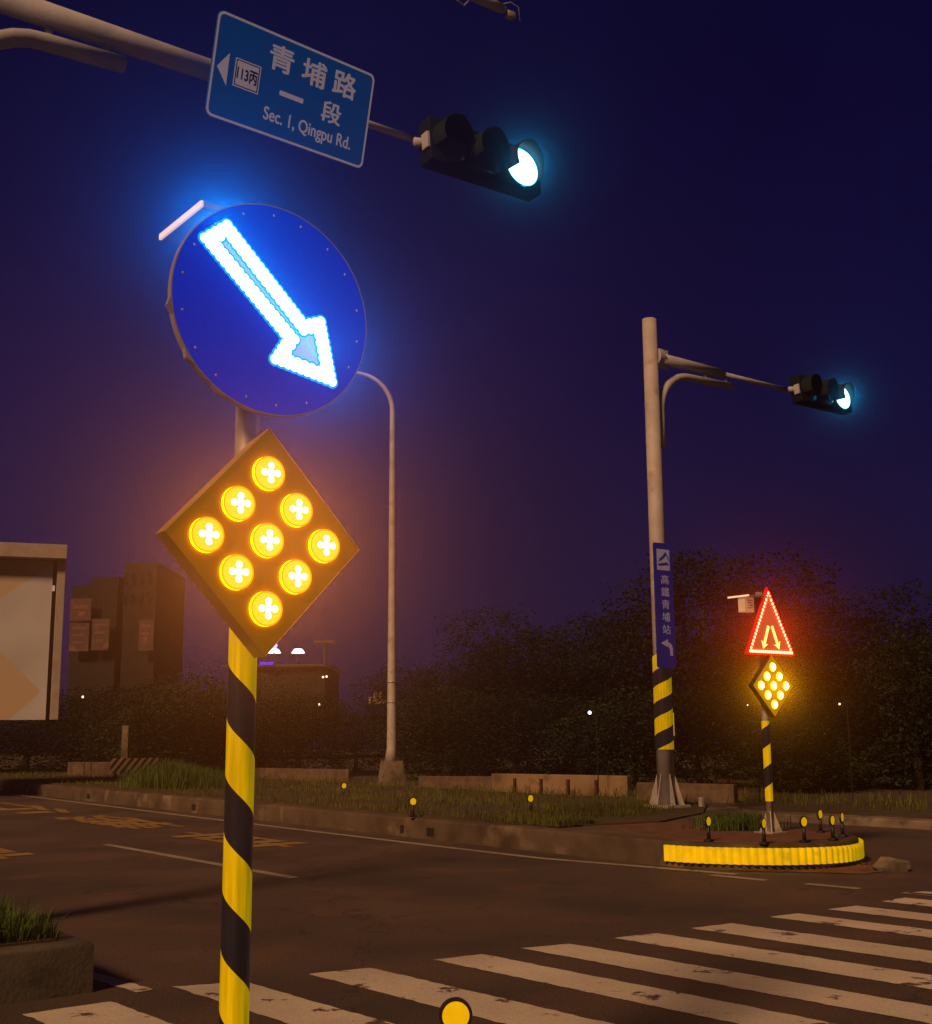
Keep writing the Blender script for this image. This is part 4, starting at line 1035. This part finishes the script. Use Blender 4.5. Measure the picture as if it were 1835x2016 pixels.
# (kind, x centre px, top y px, distance, width px, label)
TR = [('dense', 60, 1400, 36, 330, 'dark bushy tree under the billboard'),
      ('dense', 205, 1340, 36, 300, 'dark round tree in front of the bannered block'),
      ('bush', 340, 1325, 33, 280, 'round olive bush tree between the bannered block and the foreground post'),
      ('bush', 450, 1345, 34, 240, 'bushy tree right behind the foreground striped post'),
      ('dense', 590, 1352, 34, 250, 'broad bush tree in front of the flat roofed building'),
      ('dense', 700, 1392, 37, 150, 'low dark bush tree left of the street lamp'),
      ('broad', 800, 1306, 36, 180, 'dark tree crown just behind the street lamp pole'),
      ('leafy', 880, 1345, 30.5, 230, 'leafy bush tree right of the street lamp'),
      ('broad', 910, 1275, 33, 260, 'spreading tree right of the street lamp, lower than its neighbour'),
      ('broad', 1040, 1205, 32, 360, 'tall spreading tree in the middle of the tree row'),
      ('dense', 1010, 1345, 28, 330, 'dense dark bush below the middle tree'),
      ('broad', 1190, 1180, 31, 330, 'tall tree just left of the tall mast'),
      ('leafy', 1240, 1345, 25, 250, 'leafy bush with pale leaves at the left of the mast foot'),
      ('broad', 1380, 1055, 30, 440, 'tallest tree, rising right behind the tall mast'),
      ('dense', 1370, 1330, 25, 260, 'dense bush behind the striped foot of the tall mast'),
      ('dense', 1520, 1190, 29, 330, 'dark tree behind the red triangle sign'),
      ('broad', 1640, 1145, 29, 400, 'tall dark tree right of the red triangle sign'),
      ('leafy', 1560, 1400, 23.5, 240, 'low bush behind the thin striped post'),
      ('leafy', 1790, 1235, 24, 260, 'leafy bush tree at the right edge of the picture'),
      ('dense', 1680, 1340, 25, 300, 'dense dark bush between the triangle sign and the right edge'),
      ('broad', 1860, 1200, 31, 380, 'tall dark tree rising at the far right edge'),
      ('dense', 1500, 1300, 33, 420, 'dense dark bush far behind the thin striped post'),
      ('dense', 1120, 1290, 35, 420, 'dense dark bush deep behind the tall trees left of the mast'),
      ('dense', 1800, 1300, 33, 420, 'dense dark bush deep behind the right edge trees'),
      ('dense', 900, 1390, 36, 300, 'low dark bush deep behind the street lamp'),
      ('dense', 480, 1410, 38, 330, 'low dark bush deep behind the foreground post'),
      ('dense', 300, 1400, 39, 330, 'low dark bush deep behind the striped barrier')]
rt_ = random.Random(5)
for kd, x, yt_, Y, wpx, lab in TR:
    top = AY(x, yt_, Y); cm, tm = KIND[kd]; bh_, bw_ = BASE[kd]
    sz = (top.z-.1)/(bh_*(.97 if kd != 'broad' else .99)); sxy = wpx/2400*Y/(bw_*.98)
    o = empty('tree' if kd in ('broad', 'dense') else 'bush_tree', lab, 'tree', (top.x, Y, .1), rt_.uniform(0, 6.28), 'trees and bushes beyond the far kerb')
    o.scale = (sxy, sxy, sz)
    share('trunk', tm, o, Matrix()); share('crown', cm, o, Matrix())
# trailing weeds in front of the hedge
def blades(pts, hmin, hmax, wd, lean=.35, rnd=random.Random(3)):
    vs, fs = [], []
    for p_ in pts:
        h = rnd.uniform(hmin, hmax)*p_[3]; a = rnd.uniform(0, 6.28); d = Vector((math.cos(a), math.sin(a), 0)); n_ = Vector((-d.y, d.x, 0))*wd
        b = Vector(p_[:3]); ln = rnd.uniform(0, lean)*h
        m_ = b+d*ln*.35+Vector((0, 0, h*.6)); t_ = b+d*ln+Vector((0, 0, h*(1-.3*ln/h)))
        i = len(vs); vs += [b-n_, b+n_, m_+n_*.7, m_-n_*.7, t_]; fs += [(i, i+1, i+2, i+3), (i+3, i+2, i+4)]
    return vs, fs
rg = random.Random(9); pts = []
for _ in range(26000):
    t = 1.9+rg.random()**1.6*24; pmax = 1.1 if t < 2.2 else (2.0 if t < 3 else 3.5)
    if t < 3.6: pmax = -.4+(t-1.9)/1.7*3.6
    q = C+V*t+U*rg.uniform(-R+.2, pmax)
    dn = math.sin(q.x*2.1+1)*math.cos(q.y*1.7)+rg.uniform(-.6, .6)
    if dn < -.35: continue
    pts.append((q.x, q.y, .26, 1.0+.5*max(0, dn)))
vs, fs = blades(pts, .03, .10, .004)
tag(pyobj('grass', vs, fs, M_grass), 'short dry grass covering the median', 'grass', kind='stuff')
pts = []
for _ in range(5200):
    x = rg.gauss(355, 55); 
    if not 235 < x < 470: continue
    g = G(x, 1545+rg.uniform(-8, 9), .26); pts.append((g.x, g.y, .25, 1+.5*math.exp(-((x-330)/50)**2)))
for _ in range(1800):
    g = G(rg.gauss(1450, 30), 1630+rg.uniform(-9, 6), .25); pts.append((g.x, g.y, .25, .42))
vs, fs = blades(pts, .15, .42, .006, lean=.5)
tag(pyobj('tall_grass', vs, fs, M_grassG), 'taller green grass tufts on the median behind the foreground post', 'grass', kind='stuff')
pts = []
for _ in range(3000):
    x = rg.uniform(-100, 1900); Y = rg.uniform(0, 1); 
    g0 = G(x, 1500 if x < 700 else 1560, .12); yy = max(g0.y, 0)
    base = 23.5-(x-911)*(6.6/924) if x > 911 else 23.5+(911-x)*.014
    g = AY(x, 1500, base+.4+rg.random()*2.2); pts.append((g.x, g.y, .12, 1.0))
vs, fs = blades(pts, .06, .26, .007, lean=.8)
tag(pyobj('weeds', vs, fs, M_grass), 'unkempt weeds along the foot of the hedge and low walls', 'weeds', kind='stuff')
pts = []
for _ in range(5200):
    a = rg.random(); q = CB-U*(.12+1.2*rg.random()**1.0)+V*(.16+2.4*rg.random()**1.4)
    pts.append((q.x, q.y, .255, .55+.75*min(1, max(0, (CB-q).dot(U)-.2))))
vs, fs = blades(pts, .06, .36, .004, lean=1.3)
tag(pyobj('island_grass', vs, fs, M_grassG), 'tufts of long grass growing on the concrete island at lower left', 'grass', kind='stuff')

# ------------------------------------------------------------------ painted bloom halos of the lamps
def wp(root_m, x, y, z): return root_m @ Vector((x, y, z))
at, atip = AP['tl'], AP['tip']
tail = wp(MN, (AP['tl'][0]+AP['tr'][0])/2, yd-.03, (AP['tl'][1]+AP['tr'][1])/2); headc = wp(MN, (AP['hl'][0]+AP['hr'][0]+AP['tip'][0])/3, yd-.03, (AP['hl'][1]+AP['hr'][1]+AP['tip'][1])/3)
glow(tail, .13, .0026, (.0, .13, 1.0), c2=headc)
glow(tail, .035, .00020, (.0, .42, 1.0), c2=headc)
def fwd(p_, d): return p_+(EYE-p_).normalized()*d      # shifts a painted halo towards the camera, over its sign
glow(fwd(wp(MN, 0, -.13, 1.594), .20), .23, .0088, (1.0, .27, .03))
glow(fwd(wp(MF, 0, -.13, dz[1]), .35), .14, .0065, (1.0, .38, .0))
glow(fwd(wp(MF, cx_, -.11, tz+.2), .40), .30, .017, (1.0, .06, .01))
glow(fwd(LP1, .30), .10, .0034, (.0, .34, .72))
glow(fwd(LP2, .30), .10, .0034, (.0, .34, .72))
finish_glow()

# ------------------------------------------------------------------ camera and render settings
cd = bpy.data.cameras.new('camera'); co = bpy.data.objects.new('camera', cd); COL.objects.link(co)
cd.sensor_fit = 'HORIZONTAL'; cd.sensor_width = 36; cd.lens = 36*F/1835; cd.clip_end = 1000
co.matrix_world = Matrix.Translation(EYE) @ CM.to_4x4()
sc.camera = co
sc.view_settings.view_transform = 'Standard'; sc.view_settings.look = 'None'; sc.view_settings.exposure = 0
cy = sc.cycles
cy.use_denoising = True; cy.max_bounces = 4; cy.diffuse_bounces = 2; cy.glossy_bounces = 2; cy.transmission_bounces = 2
cy.sample_clamp_indirect = 3; cy.adaptive_threshold = .02
